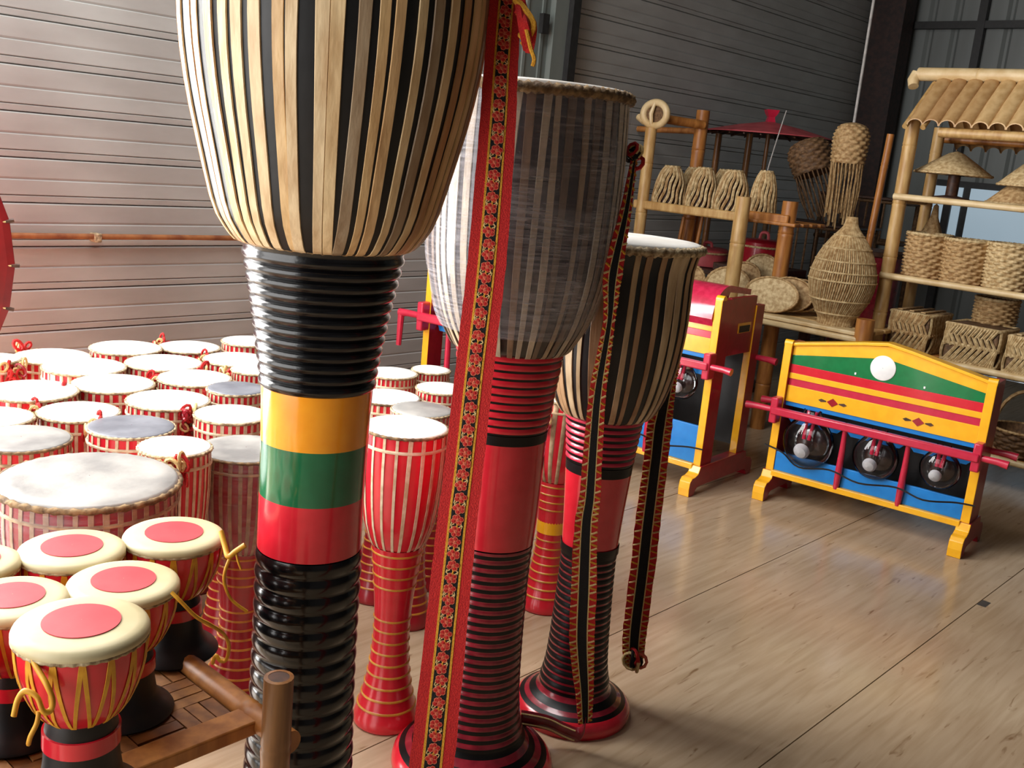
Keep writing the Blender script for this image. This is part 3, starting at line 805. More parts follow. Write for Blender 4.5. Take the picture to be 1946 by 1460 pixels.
small_drum(250, 803, 162, .671, 'floor drum with dark bluish-grey head between two bunched straps', HIDE_GREY, LACE, True, PI + .3, nl=26)
small_drum(333, 840, 138, .699, 'white-headed floor drum squeezed between the bluish-grey headed and the plastic-wrapped drum', strap_ang=-.6)
small_drum(440, 780, 140, .67, 'white-headed floor drum left of the yellow band of the tallest drum', strap_ang=PI + .6)
small_drum(320, 753, 155, .67, 'white-headed floor drum directly behind the bluish-grey headed one')
small_drum(450, 732, 112, .682, 'floor drum with pale grey head beside the black ribs of the tallest drum', HIDE_GREY)
small_drum(370, 712, 138, .672, 'white-headed floor drum in mid cluster with a red tuft at its front rim', strap_ang=-PI / 2 - .7)
small_drum(215, 722, 152, .67, 'white-headed floor drum with a bunched strap hanging over its front left rim', strap_ang=-PI / 2 - .4)
small_drum(60, 735, 168, .673, 'large white-headed floor drum at the left picture edge, middle row', nl=24)
small_drum(40, 825, 182, .673, 'grey-topped floor drum at the left edge, behind the widest drum', HIDE_STAIN, LACE_TAN, rope=ROPE_DK)
small_drum(150, 775, 150, .665, 'white-headed floor drum with a red loop standing up on its left rim', strap_ang=-PI / 2 - .9)
small_drum(-15, 785, 150, .67, 'floor drum cut by the left edge between two larger white heads')
small_drum(160, 690, 152, .668, 'white-headed floor drum overlapping the corner of the back row on the left')
small_drum(312, 683, 142, .667, 'white-headed floor drum with clear cream stripes, centre of the second row', strap_ang=.4)
small_drum(450, 677, 125, .67, 'floor drum with white head and side tuft, second row beside the tallest drum', strap_ang=PI + .5)
small_drum(485, 696, 90, .679, 'small floor drum mostly hidden behind the black neck of the tallest drum', strap_ang=PI + .9)
small_drum(100, 671, 138, .65, 'back-row floor drum nearest the red umbrella on the left', strap_ang=PI + .2)
small_drum(240, 655, 132, .667, 'white-headed floor drum second from left in the back row')
small_drum(360, 654, 115, .656, 'white-headed floor drum in the back row with red tuft on its left', strap_ang=PI + .4)
small_drum(472, 643, 100, .67, 'farthest floor drum in the back row, touching the outline of the tallest drum')
small_drum(-10, 675, 95, .67, 'floor drum at the far left edge below the red umbrella', strap_ang=.2)
small_drum(745, 703, 100, .67, 'striped floor drum just right of the black neck, at the back', nl=34)
small_drum(820, 697, 75, .67, 'smallest floor drum in front of the yellow rack post')
small_drum(738, 748, 125, .658, 'white-headed floor drum right of the orange band, middle one', rope=ROPE_DK)
small_drum(840, 732, 100, .67, 'floor drum tucked against the broad flowered strap')
small_drum(803, 772, 120, .669, 'floor drum under clear crumpled plastic behind the bright red one', HIDE_STAIN, wrap=True)
small_drum(772, 803, 166, .766, 'bright red floor drum with ochre ringed leg between tallest drum and flowered strap', HIDE, LACE, True, nl=20, legm=RED, rope=ROPE_DK, lw=.85)
# drum farther back between the two red-banded drums
P_ = at_z(1032, 1150, 0)
def to_px(p):
    q_ = Vector(p) - ORG; w_ = q_.dot(_fw); return 973 + FPX * q_.dot(_r) / w_, 730 + FPX * q_.dot(_d) / w_
hx, hy = to_px((P_.x, P_.y, .70))
sd = small_drum(hx, hy, 128, .70, 'red drum with yellow leg band seen between the two red-banded long drums', HIDE, LACE_TAN, False, -PI / 2, nl=20, legm=RED)
zz0 = .255
MB().lathe([(.04, zz0 - .002), (.0475, zz0), (.0475, zz0 + .05), (.049, zz0 + .08), (.04, zz0 + .082)], 32, YEL).obj('yellow_band', sd)

# ------------------------------------------------------------------ small bamboo table with hand drums
TZ = 0.566
TX1, TY1 = -1.128, 0.778          # far right corner of the table
TX0, TY0 = -1.78, 0.18
TB = thing('bamboo_table', 'low table with woven split-bamboo top and round brown posts, in front', 'table', ((TX0 + TX1) / 2, (TY0 + TY1) / 2, 0))
TB_O = Vector(TB.location)
def tl(x, y, z): return Vector((x, y, z)) - TB_O
MB().box(tl((TX0 + TX1) / 2, (TY0 + TY1) / 2, TZ - .016), (TX1 - TX0 - .03, TY1 - TY0 - .03, .008), DKWOOD).obj('top_backing', TB, smooth=False)
blk = 0.072
slat = {0: MB().box((0, 0, 0), (blk * .96, blk / 3 * .90, .006), WOVEN_BR).mesh('slat', False), 1: MB().box((0, 0, 0), (blk / 3 * .90, blk * .96, .006), WOVEN_BR).mesh('slat', False)}
nx, ny = int((TX1 - TX0 - .03) / blk), int((TY1 - TY0 - .03) / blk)
for i in range(nx):
    for j in range(ny):
        k_ = (i + j) % 2
        for q in range(3):
            cx = TX1 - .02 - blk * (i + .5); cy = TY1 - .02 - blk * (j + .5)
            off = (q - 1) * blk / 3
            o = link('woven_slat', slat[k_], TB)
            o.location = tl(cx + (off if k_ else 0), cy + (0 if k_ else off), TZ - .009 + random.uniform(-.0015, .0015))
            o.rotation_euler = (random.uniform(-.02, .02), random.uniform(-.02, .02), random.uniform(-.02, .02))
def bamboo(p, q, r, m, name, parent, nodes=2, n=14, org=None, hollow=False, taper=1.0, nodem=BAMBOO_NODE):
    p, q = Vector(p), Vector(q); L_ = (q - p).length; d = (q - p).normalized()
    P = []; Rr = []
    steps = []
    for k_ in range(nodes): 
        t = (k_ + .5 + random.uniform(-.15, .15)) / nodes; steps.append(t)
    ts = [0.0]
    for t in steps:
        e = .006 / max(L_, .05)
        ts += [t - 3 * e, t - e, t, t + e, t + 3 * e]
    ts.append(1.0)
    ts = sorted(min(max(t, 0), 1) for t in ts)
    for t in ts:
        P.append(p.lerp(q, t)); rr = r * lerp(1, taper, t)
        if any(abs(t - s_) < 1e-9 for s_ in steps): rr *= .965
        elif any(abs(abs(t - s_) - .006 / max(L_, .05)) < 1e-6 for s_ in steps): rr *= 1.05
        Rr.append(rr)
    if org is not None: P = [a - org for a in P]
    b = MB(); b.tube(P, Rr, m, n, caps=not hollow)
    if hollow:
        e = P[-1]; b.tube([e, e - d * .03], [Rr[-1] * .72, Rr[-1] * .7], DKWOOD, n)
        b.tube([e - d * .0002, e + d * .0004], [Rr[-1], Rr[-1] * .72], m, n, caps=False)
        b.tube([P[0], P[0] + d * .002], [Rr[0], Rr[0]], m, n)
    return b.obj(name, parent, angle=50)
pst = at_z(527, 1285, 0.60)
ppx, ppy = -1.098 + .035, TY1 + .012
gp = at_d(524, 1420, 1.415)
ptop = ORG + ray(527, 1287) * ((gp.xy.length) / Vector((ray(527, 1287).x, ray(527, 1287).y)).length)
bamboo((gp.x, gp.y, 0), (gp.x, gp.y, ptop.z), .0205, BAMBOO_BR, 'post', TB, 4, 18, TB_O, True)
for x_, y_ in ((TX0 + .02, TY1 + .01), (TX0 + .02, TY0), (TX1 + .02, TY0)):
    bamboo((x_, y_, 0), (x_, y_, ptop.z), .0205, BAMBOO_BR, 'post', TB, 4, 16, TB_O, True)
bamboo((TX0, TY1, TZ - .006), (gp.x, TY1, TZ - .006), .018, BAMBOO_OR, 'edge_rail', TB, 3, 14, TB_O)
bamboo((TX0, TY0, TZ - .006), (TX1, TY0, TZ - .006), .018, BAMBOO_OR, 'edge_rail', TB, 3, 14, TB_O)
MB().box(tl(TX1 - .006, (TY0 + TY1) / 2 - .015, TZ - .008), (.046, TY1 - TY0 + .01, .022), BAMBOO_OR).obj('edge_board', TB, bevel=.003)
MB().box(tl(TX0 + .006, (TY0 + TY1) / 2, TZ - .008), (.046, TY1 - TY0, .022), BAMBOO_OR).obj('edge_board', TB, bevel=.003)

R0, HH = .079, .200
def hand_drum_proto():
    root = thing('hand_drum', 'x', 'hand drum', (0, 0, 0))
    K = []
    bowl = smooth_prof([(.036, .100), (.046, .102), (.060, .118), (.071, .141), (.0775, .166), (.0785, .190)], 4)
    K.append(MB().lathe(bowl, 48, RED).obj('drum_bowl', root, angle=60))
    hdd = MB().lathe([(.0795, .187), (.0815, .189), (.0815, .193), (.0795, .1965), (.075, .1990), (.066, .2), (.03, .2008), (.0005, .201)], 56, HIDE_YEL).obj('drum_head', root, angle=60); K.append(hdd)
    kids[hdd.name] = [MB().lathe([(.0465, .2006), (.0465, .2016), (.03, .2021), (.0005, .2023)], 48, RED_DISC).obj('head_patch', hdd, angle=60)]
    K.append(rope_hoop(.0795, .1868, .0022, ROPE, 40, 80, 6).obj('rim_rope', root, angle=80))
    K.append(MB().lathe([(.01, 0), (.074, 0), (.0765, .003), (.074, .007), (.060, .016), (.050, .030), (.0465, .050), (.0455, .065), (.0445, .085), (.041, .102)], 48, BLACK_MATT, cap0=True).obj('foot', root, angle=60))
    K.append(MB().lathe([(.0445, .066), (.0478, .0665), (.0475, .0845), (.043, .085)], 48, RED).obj('red_band', root, angle=50))
    tops = list(reversed(bowl[1:]))
    nv = 15; st = 2 * PI / nv
    up = strip_mesh('lace', tops, 0, st / 2, .0062, .0036, LACE_YEL, 8, .0016)
    dn = strip_mesh('lace', tops, 0, -st / 2, .0062, .0036, LACE_YEL, 8, .0016)
    for q in range(nv):
        for me in (up, dn):
            o = link('lace', me, root); o.rotation_euler = (0, 0, q * st); K.append(o)
    return root, K
hd, hk = hand_drum_proto()
kids[hd.name] = hk
spots = [((155, 1180), .803, .965, 'largest hand drum at the front corner of the bamboo table, cord dangling left'),
         ((235, 1101), .766, .93, 'hand drum in the middle of the table with a long yellow cord to its right'),
         ((331, 1011), .766, .95, 'rearmost hand drum on the right, next to the plastic-wrapped floor drum'),
         ((137, 1037), .766, .93, 'hand drum in the rear row left of the rearmost one'),
         ((24, 1131), .766, .86, 'hand drum at the left edge behind the largest one'),
         ((-54, 1062), .766, .80, 'hand drum cut by the left edge with only a sliver of head in view'),
         ((-150, 1230), .766, .84, 'hand drum at the left edge low down with only its red side in view')]
HD = []
for i, ((x_, y_), z_, sc, lab) in enumerate(spots):
    o = hd if i == 0 else copy_tree(hd)
    p = at_z(x_, y_, z_)
    s_ = (z_ - TZ + .003) / HH if i == 0 else sc
    o.location = (p.x, p.y, TZ - .004); o.scale = (sc * 1.0, sc * 1.0, (z_ - TZ + .004) / .2008)
    o.rotation_euler = (0, 0, i * .37)
    tag(o, lab, 'hand drum', 'small hand drums on the bamboo table'); HD.append(o)
def cord(hdr, pxs, deps, r=.0024, label=None):
    inv = Matrix.LocRotScale(hdr.location, hdr.rotation_euler, hdr.scale).inverted()
    pts_ = [inv @ at_d(x, y, d_) for (x, y), d_ in zip(pxs, deps)]
    o = MB().tube(curve(pts_, 6), r, LACE_YEL, 6).obj('loose_cord', hdr, angle=70)
    return tag(o, 'loose yellow lacing cord')
d0 = 1.155
cord(HD[0], [(46, 1228), (60, 1245), (66, 1262), (88, 1300), (100, 1330), (96, 1350), (82, 1352), (70, 1325), (48, 1314), (34, 1330), (26, 1362)], [1.19, 1.165, d0, 1.145, 1.145, 1.145, 1.14, 1.14, 1.14, 1.14, 1.14], .0033)
cord(HD[0], [(74, 1352), (70, 1375), (58, 1400), (54, 1415)], [1.14, 1.14, 1.14, 1.145], .0028)
dep2 = 1.385
cord(HD[1], [(326, 1126), (345, 1145), (372, 1172), (400, 1188), (425, 1205), (435, 1228), (430, 1254), (418, 1256), (410, 1246), (404, 1262)], [1.35, 1.35, 1.36, 1.38, 1.40, 1.42, 1.44, 1.44, 1.44, 1.445], .0028)
cord(HD[2], [(420, 1010), (428, 1040), (434, 1058), (448, 1048), (466, 1036)], [1.50, 1.49, 1.48, 1.48, 1.48], .0042)
cord(HD[2], [(440, 1054), (428, 1085), (427, 1110), (440, 1140), (470, 1163)], [1.48, 1.485, 1.49, 1.50, 1.51], .0026)
cord(HD[2], [(448, 1050), (452, 1066), (458, 1082)], [1.48, 1.48, 1.482], .0018)

# ------------------------------------------------------------------ painted gong racks
def rack(label, loc, rz, w=0.84, tall=False, gongs=True, glabels=None):
    Rk = thing('gong_rack', label, 'gong rack', loc, rz, 'painted gong racks')
    dep = .42 if tall else .15
    dz = .165 if tall else 0.0
    ztop = .70 + dz
    rail = .405 + dz * 1.05
    for sx in (0, 1):
        x_ = sx * w
        if not tall:
            MB().box((x_, dep / 2, (ztop + .08) / 2), (.036, dep, ztop - .08), RED_DEEP, front=YEL).obj('end_board', Rk, smooth=False, bevel=.003)
        else:
            MB().box((x_, .05, (ztop + .08) / 2), (.036, .10, ztop - .08), RED_DEEP, front=YEL).obj('front_post', Rk, smooth=False, bevel=.003)
            MB().box((x_, dep - .04, (ztop + .04) / 2), (.036, .08, ztop - .12), RED_DEEP, front=YEL).obj('back_post', Rk, smooth=False, bevel=.003)
            sb = MB().box((x_, dep / 2 + .01, rail + .16), (.022, dep - .17, .26), RED_DEEP).obj('side_board', Rk, smooth=False, bevel=.003)
            for s_ in (-1, 1):
                MB().box((x_ + s_ * .0115, dep / 2 + .04, rail + .15), (.004, .12, .045), YEL).obj('slot_rim', sb, smooth=False)
                MB().box((x_ + s_ * .0135, dep / 2 + .04, rail + .145), (.003, .10, .03), BLACK_MATT).obj('slot', sb, smooth=False)  # flat black plate painted as the dark of the slot hole
        # scrolled foot, long in depth, with a raised yellow nose
        prof = [(-.086, 0), (-.040, 0), (-.030, .022), (-.012, .034), (dep + .012, .034), (dep + .030, .022), (dep + .040, 0), (dep + .086, 0), (dep + .090, .035), (dep + .086, .066), (dep + .07, .082), (dep + .045, .084), (dep + .02, .094), (dep + .006, .125), (-.006, .125), (-.02, .094), (-.045, .084), (-.07, .082), (-.086, .066), (-.090, .035)]
        b = MB(); hw = .027
        vs0 = [(x_ - hw, y_, z_) for y_, z_ in prof]; vs1 = [(x_ + hw, y_, z_) for y_, z_ in prof]; n = len(prof)
        b.add(vs0 + vs1, [tuple(range(n - 1, -1, -1)), tuple(range(n, 2 * n))], RED_DEEP)
        for i in range(n):
            j = (i + 1) % n
            f_ = (prof[i][0] < -.004 and prof[j][0] < -.004 and not (prof[i][1] < .036 and prof[j][1] < .036 and max(prof[i][0], prof[j][0]) > -.07))
            b.f.append((i, j, n + j, n + i)); b.m.append(b.mi(YEL if f_ else RED_DEEP))
        b.obj('foot', Rk, smooth=False, bevel=.003)
        # bracket block where the striking rail meets the end board
        MB().box((x_ + (.004 if sx else -.004), -.02, rail), (.034, .06, .115), CRIMSON).obj('rail_bracket', Rk, bevel=.006)
    # striking rails, front and back, with handles past both ends
    MB().box((w / 2, -.045, rail), (w + .03, .028, .034), CRIMSON).obj('front_rail', Rk, bevel=.006)
    for yy in (-.03, dep - .01):
        for sx in (0, 1):
            xa = -.018 if sx == 0 else w + .018; xb = xa + (-.12 if sx == 0 else .1)
            o = MB().tube([(xa, yy, rail), (lerp(xa, xb, .6), yy, rail), (xb, yy, rail - .004)], [.013, .014, .017], CRIMSON, 10).obj('handle', Rk)
    MB().box((w / 2, dep - .02, rail), (w, .024, .03), CRIMSON).obj('back_rail', Rk, bevel=.005)
    # front panel: flat painted boards one above the other
    x0, x1 = .018, w - .018; yf = .02
    def board(name, z0, z1, m, proud=0.0, top=None, bot=None):
        """straight board, or with a gabled upper / lower edge given as (end z, middle z)"""
        lo = [(x0, z0), (x1, z0)] if not bot else [(x0, bot[0]), (w / 2, bot[1]), (x1, bot[0])]
        hi = [(x1, z1), (x0, z1)] if not top else [(x1, top[0]), (w * .62, lerp(top[0], top[1], .82)), (w / 2, top[1]), (w * .38, lerp(top[0], top[1], .82)), (x0, top[0])]
        return MB().prism(lo + hi, yf - proud, yf + .016, m).obj(name, Rk, smooth=False, bevel=.0015)
    zb = rail + .02
    board('blue_board', zb, zb + .02, BLUE, -.004)
    board('yellow_board', zb + .02, zb + .092, YEL, .002)
    board('dark_red_board', zb + .092, zb + .123, CRIMSON, -.002)
    board('yellow_fillet', zb + .123, zb + .148, YEL, .002)
    if not tall:
        board('red_board', zb + .148, zb + .186, RED, 0)
        board('green_board', zb + .186, 0, GREEN, 0, top=(zb + .225, zb + .285))
        board('yellow_gable', 0, 0, YEL, .001, top=(ztop - .01, ztop + .062), bot=(zb + .225, zb + .285))
        b = MB(); gp_ = [(0, ztop - .012), (w * .38, lerp(ztop - .012, ztop + .062, .82)), (w / 2, ztop + .064), (w * .62, lerp(ztop - .012, ztop + .062, .82)), (w, ztop - .012)]
        b.prism(gp_ + [(x_, z_ + .014) for x_, z_ in reversed(gp_)], yf - .012, yf + .05, ORANGE if False else YEL); b.obj('gable_cap', Rk, smooth=False, bevel=.003)
        o = MB().lathe([(.052, -.004), (.052, .002), (.048, .004), (.001, .004)], 40, WHITE, Matrix.Translation((w * .49, yf - .001, zb + .245)) @ Matrix.Rotation(PI / 2, 4, 'X')).obj('white_disc', Rk)
        for sx in (0, 1):
            MB().tube([(sx * w - .018, .015, ztop), (sx * w + .018, .015, ztop)], .016, YEL, 12).obj('post_cap', Rk)
        for xx_ in (.27, .70):
            cx, cz_ = w * xx_, zb + .056
            MB().prism([(cx - .024, cz_), (cx, cz_ - .018), (cx + .024, cz_), (cx, cz_ + .018)], yf - .005, yf, RED_DEEP).obj('painted_lozenge', Rk, smooth=False)
            for s_ in (-1, 1):
                MB().prism([(cx + s_ * .028, cz_ - .002), (cx + s_ * .05, cz_ - .007), (cx + s_ * .062, cz_), (cx + s_ * .05, cz_ + .007), (cx + s_ * .028, cz_ + .002)][::s_], yf - .0045, yf, DKWOOD).obj('painted_tail', Rk, smooth=False)
        for xx_ in (.36, .70):
            MB().box((w * xx_, yf - .001, zb + .20), (.007, .004, .009), WHITE).obj('white_fleck', Rk, smooth=False)
    else:
        # rounded glossy red hood
        b = MB(); seg = 10
        hp = [(yf - .01, zb + .148)] + [(.13 - .14 * math.cos(a), zb + .18 + .14 * math.sin(a)) for a in [PI * .5 * q / seg for q in range(seg + 1)]] + [(dep - .09, zb + .295), (dep - .09, zb + .27), (.13, zb + .29), (.05, zb + .148)]
        n = len(hp)
        b.add([(x0, y_, z_) for y_, z_ in hp] + [(x1, y_, z_) for y_, z_ in hp], [tuple(range(n - 1, -1, -1)), tuple(range(n, 2 * n))] + [(i, n + i, n + (i + 1) % n, (i + 1) % n)[::-1] for i in range(n)], ROSE)
        b.obj('red_hood', Rk, angle=35)
        for sx in (0, 1):
            MB().tube([(sx * w - .018, .02, ztop), (sx * w + .018, .02, ztop)], .018, YEL, 12).obj('post_cap', Rk)
    # hanging space: dark back, blue drops, blue trough, yellow sill, red spindles
    MB().box((w / 2, dep - .03, (rail + .16) / 2), (w - .04, .012, rail - .14), BLACK_MATT).obj('back_panel', Rk, smooth=False)
    nsc = 6
    for q in range(nsc):
        cx = lerp(x0, x1, (q + .5) / nsc); ww = (x1 - x0) / nsc * .46
        MB().prism([(cx - ww, rail - .035), (cx - ww * .6, rail - .06), (cx + ww * .6, rail - .06), (cx + ww, rail - .035), (cx + ww, rail - .005), (cx - ww, rail - .005)], .055, .065, BLUE).obj('blue_drop', Rk, smooth=False)
    tz1 = .215 if not tall else .30
    MB().box((w / 2, .012, (tz1 + .13) / 2), (w - .036, .014, tz1 - .13), BLUE).obj('blue_trough', Rk, smooth=False, bevel=.002)
    MB().box((w / 2, .03, .117), (w - .03, .09, .026), YEL).obj('yellow_sill', Rk, smooth=False, bevel=.003)
    for xx_ in (.375, .69):
        MB().tube([(w * xx_, -.03, rail - .005), (w * xx_, -.022, rail - .1), (w * xx_ - .004, -.01, .2), (w * xx_ - .006, -.006, .122)], [.009, .0125, .015, .012], CRIMSON, 10).obj('spindle', Rk)
    # slack black cord
    MB().tube(curve([(-.03, -.02, .24), (.06, -.03, .225), (.16, -.085, .195), (.28, -.05, .208), (.42, -.085, .195), (.56, -.05, .208), (.68, -.08, .195), (w - .04, -.03, .205), (w + .03, -.02, .208)], 5), .004, BLACK_MATT, 6).obj('cord', Rk)
    if gongs:
        Mx = Matrix.Translation(loc) @ Matrix.Rotation(rz, 4, 'Z')
        for (xx_, r_, zc), gl in zip(((.185, .114, .292), (.535, .096, .299), (.845, .081, .316)), glabels):
            if gl is None: continue
            gz = zc + (dz if tall else 0)
            p = Mx @ Vector((w * xx_, .0, gz))
            G = thing('glass_gong', gl, 'gong', p - Vector((0, 0, r_)), rz, 'clear bulbs hung in the gong racks')  # a gong in clear plastic, shaped here as a glassy bulb
            pr = smooth_prof([(r_ * .02, 0), (r_ * .45, r_ * .08), (r_ * .85, r_ * .45), (r_, r_ * .98), (r_ * .9, r_ * 1.42), (r_ * .6, r_ * 1.82), (r_ * .38, r_ * 2.15), (r_ * .34, r_ * 2.25)], 5)
            MB().lathe(pr, 40, CLEAR_FILM, Matrix.Diagonal((1, .5, 1, 1))).obj('glass_bulb', G, angle=80)
            rim = [Vector((math.cos(a) * r_ * 1.005, -.0, r_ + math.sin(a) * r_ * .98)) for a in [2 * PI * h / 36 for h in range(36)] if not (PI * .3 < a < PI * .7)]
            MB().lathe([(r_ * .3, -.01), (r_ * .3, .002), (r_ * .22, r_ * .12), (.001, r_ * .16)], 24, WHITE, Matrix.Translation((-r_ * .14, -r_ * .2, r_ * .62)) @ Matrix.Rotation(PI / 2 + .3, 4, 'X')).obj('boss', G)  # metal boss coloured white to carry its bright highlight
            for h in (-1, 1):
                MB().tube([(h * r_ * .16, -.0, r_ * 2.2), (h * r_ * .1 - r_ * .05, -r_ * .1, r_ * 1.1)], [.007, .0085], CRIMSON, 8).obj('red_stick', G)
            MB().lathe([(r_ * .55, -.004), (r_ * .6, .0), (r_ * .5, .006), (.001, .008)], 28, SHELL_DK, Matrix.Translation((r_ * .05, r_ * .28, r_ * .9)) @ Matrix.Rotation(PI / 2, 4, 'X')).obj('dark_disc', G)
    return Rk
rb = at_z(1428, 948, 0); rbr = at_z(1803, 1058, 0)
rzB = math.atan2(rbr.y - rb.y, rbr.x - rb.x)
offB = Matrix.Rotation(rzB, 3, 'Z') @ Vector((.025, .09, 0))
rack('free-standing yellow rack with green gable board and white disc', (rb.x + offB.x, rb.y + offB.y, 0), rzB, (rbr - rb).length - .01, False, True,
     ['largest glass bulb, left of the three in the green-gabled rack', 'middle-sized glass bulb, centre of the green-gabled rack', 'smallest glass bulb, right of the three in the green-gabled rack'])
ra = at_z(1297, 943, 0)
rzA = 0.06
offA = Matrix.Rotation(rzA, 3, 'Z') @ Vector((-.84, .09, 0))
rack('tall red-hooded rack right beside the shortest long drum', (ra.x + offA.x, ra.y + offA.y, 0), rzA, .84, True, True,
     [None, None, 'glass bulb at the right end of the red-hooded rack, beside its yellow post'])
rc = at_x(838, 660, -3.3)
RC = rack('red-hooded rack against the grey wall, only its left yellow post showing', (rc.x, rc.y - .1, 0), .12, .40, True, False)
RC.scale = (1, 1, 1.12)
for yy in (-.03, .41):
    MB().tube([(-.128, yy, .585), (-.130, yy, .52), (-.132, yy, .44)], [.016, .014, .012], CRIMSON, 8).obj('handle_drop', RC)

# ------------------------------------------------------------------ bamboo and basket stands at the back
def woven(name, prof, nrow, ncol, m, parent=None, amp=.004, n_per=5, sub=5, M=None, diag=0.0, open_top=True):
    """basket wall: over-and-under weave as relief on a turned profile (r, z)"""
    P = smooth_prof(prof, 8)
    ln = [0]
    for a, c in zip(P, P[1:]): ln.append(ln[-1] + math.hypot(c[0] - a[0], c[1] - a[1]))
    rows = []
    for i in range(nrow * sub + 1):
        d = ln[-1] * i / (nrow * sub)
        for k_ in range(len(ln) - 1):
            if ln[k_] <= d <= ln[k_ + 1] + 1e-9:
                u = (d - ln[k_]) / max(1e-9, ln[k_ + 1] - ln[k_]); rows.append((lerp(P[k_][0], P[k_ + 1][0], u), lerp(P[k_][1], P[k_ + 1][1], u))); break
    b = MB(); n = ncol * n_per
    def mod(a, j, zz):
        row = j // sub; t = (j % sub) / sub
        w = math.sin(PI * t) ** .6 if t > 0 else 0
        c = math.cos(ncol / 2 * a + PI * row + diag * j)
        return 1 + amp * (w * (1.0 + 1.1 * c) - .6) / .1
    b.lathe(rows, n, m, M, mod)
    r0, z0 = rows[0]; r1, z1 = rows[-1]
    b.lathe([(.001, z0 + .002), (r0 * .98, z0 + .002)], n, m, M)
    if open_top:
        b.lathe([(r1 * .93, z1), (r0 * .93, z0 + .012), (.002, z0 + .012)], 32, WICKER_DK, M)
    return b.obj(name, parent, angle=80)
def rim(R, z, r, m, name, parent, M=None):
    b = rope_hoop(R, z, r, m, int(R * 320), 96, 6)
    if M: b.v = [tuple(M @ Vector(v)) for v in b.v]
    return b.obj(name, parent, angle=80)

# ---- left stand of bamboo posts and rails
YL = 5.0
LS = thing('bamboo_stand', 'stepped bamboo stand with ring-topped post, left of the vase basket', 'shelf', (at_y(1400, 500, YL).x, YL, 0))
LO = Vector(LS.location)
def pole(pxa, pxb, Ya, Yb, r, m, name='rail', nodes=2, parent=LS, org=LO):
    return bamboo(at_y(*pxa, Ya), at_y(*pxb, Yb), r, m, name, parent, nodes, 12, org)
def post(px, py, Y, r, m, z0=0.0, parent=LS, org=LO, nodes=4, name='post'):
    t = at_y(px, py, Y); return bamboo((t.x, Y, z0), (t.x, Y, t.z), r, m, name, parent, nodes, 14, org)
post(1238, 243, YL, .034, BAMBOO, nodes=5)
post(1337, 210, YL + .35, .040, BAMBOO_OR, nodes=4)
post(1414, 374, YL - .12, .040, BAMBOO, nodes=3)
post(1503, 383, YL + .12, .042, BAMBOO_OR, nodes=3)
t = at_y(1245, 217, YL) - LO
RF = MB().tube([t + Vector((math.cos(a) * .082, 0, math.sin(a) * .066)) for a in [2 * PI * h / 32 for h in range(32)]], .021, BAMBOO_PALE, 10, closed=True).obj('ring_finial', LS)
MB().lathe([(.068, -.004), (.068, .006), (.001, .008)], 32, WICKER_DK, Matrix.Translation(t + Vector((0, .008, 0))) @ Matrix.Rotation(PI / 2, 4, 'X')).obj('ring_filling', RF)
MB().tube([t + Vector((-.008, -.012, -.066)), t + Vector((-.012, -.024, 0)), t + Vector((0, -.012, .066))], [.010, .013, .008], BAMBOO_PALE, 8).obj('ring_bar', RF)
MB().tube([t + Vector((-.07, 0, -.045)), t + Vector((-.125, .02, -.02))], [.02, .022], BAMBOO_PALE, 10).obj('ring_stub', LS)
pole((1262, 226), (1338, 238), YL + .1, YL + .33, .026, BAMBOO_OR)
pole((1212, 245), (1335, 250), YL + .3, YL + .36, .018, BAMBOO_OR)
bx0, bx1 = at_y(1222, 393, YL), at_y(1400, 407, YL)
MB().box((bx0 + bx1) / 2 - LO, ((bx1 - bx0).x + .12, .05, .05), BAMBOO).obj('shelf_rail', LS, bevel=.01)
bx2, bx3 = at_y(1400, 409, YL), at_y(1500, 418, YL + .1)
MB().box((bx2 + bx3) / 2 - LO + Vector((.01, .04, 0)), ((bx3 - bx2).x + .0, .05, .055), BAMBOO_OR).obj('shelf_rail', LS, bevel=.01)
zsh = bx0.z + .02
for q in range(4):
    MB().box(Vector(((bx0.x + bx3.x) / 2 + .05, YL + .09 + q * .1, zsh - .02)) - LO, (bx3.x - bx0.x + .02, .07, .02), BAMBOO_OR).obj('shelf_slat', LS, bevel=.006)
for px in (1300, 1335):
    pole((px, 412), (px - 14, 480), YL + .25, YL + .25, .011, BAMBOO_OR, 'strut', 1)
# lower shelf carrying discs and vase
la, lb = at_y(1455, 601, YL - .06), at_y(1648, 634, YL - .06)
zl = (la.z + lb.z) / 2
for q in range(4):
    o = MB().box(Vector(((la.x + lb.x) / 2 - .42, YL - .06 + q * .13, zl)) - LO, ((lb.x - la.x) + .86, .11, .022), BAMBOO_PALE if q == 0 else BAMBOO).obj('shelf_slat', LS, bevel=.006)
MB().box(Vector(((la.x + lb.x) / 2, YL - .115, zl - .028)) - LO, ((lb.x - la.x), .03, .03), BAMBOO_PALE).obj('shelf_rail', LS, bevel=.01)
post(1646, 607, YL - .09, .045, BAMBOO_OR, nodes=2)
tl_ = at_y(1500, 600, YL); bamboo((tl_.x - .2, YL - .02, 0), (tl_.x - .2, YL - .02, zl), .03, BAMBOO_OR, 'post', LS, 2, 12, LO)
bamboo((bx0.x + .1, YL + .42, 0), (bx0.x + .1, YL + .42, zsh), .03, BAMBOO_OR, 'post', LS, 2, 12, LO)

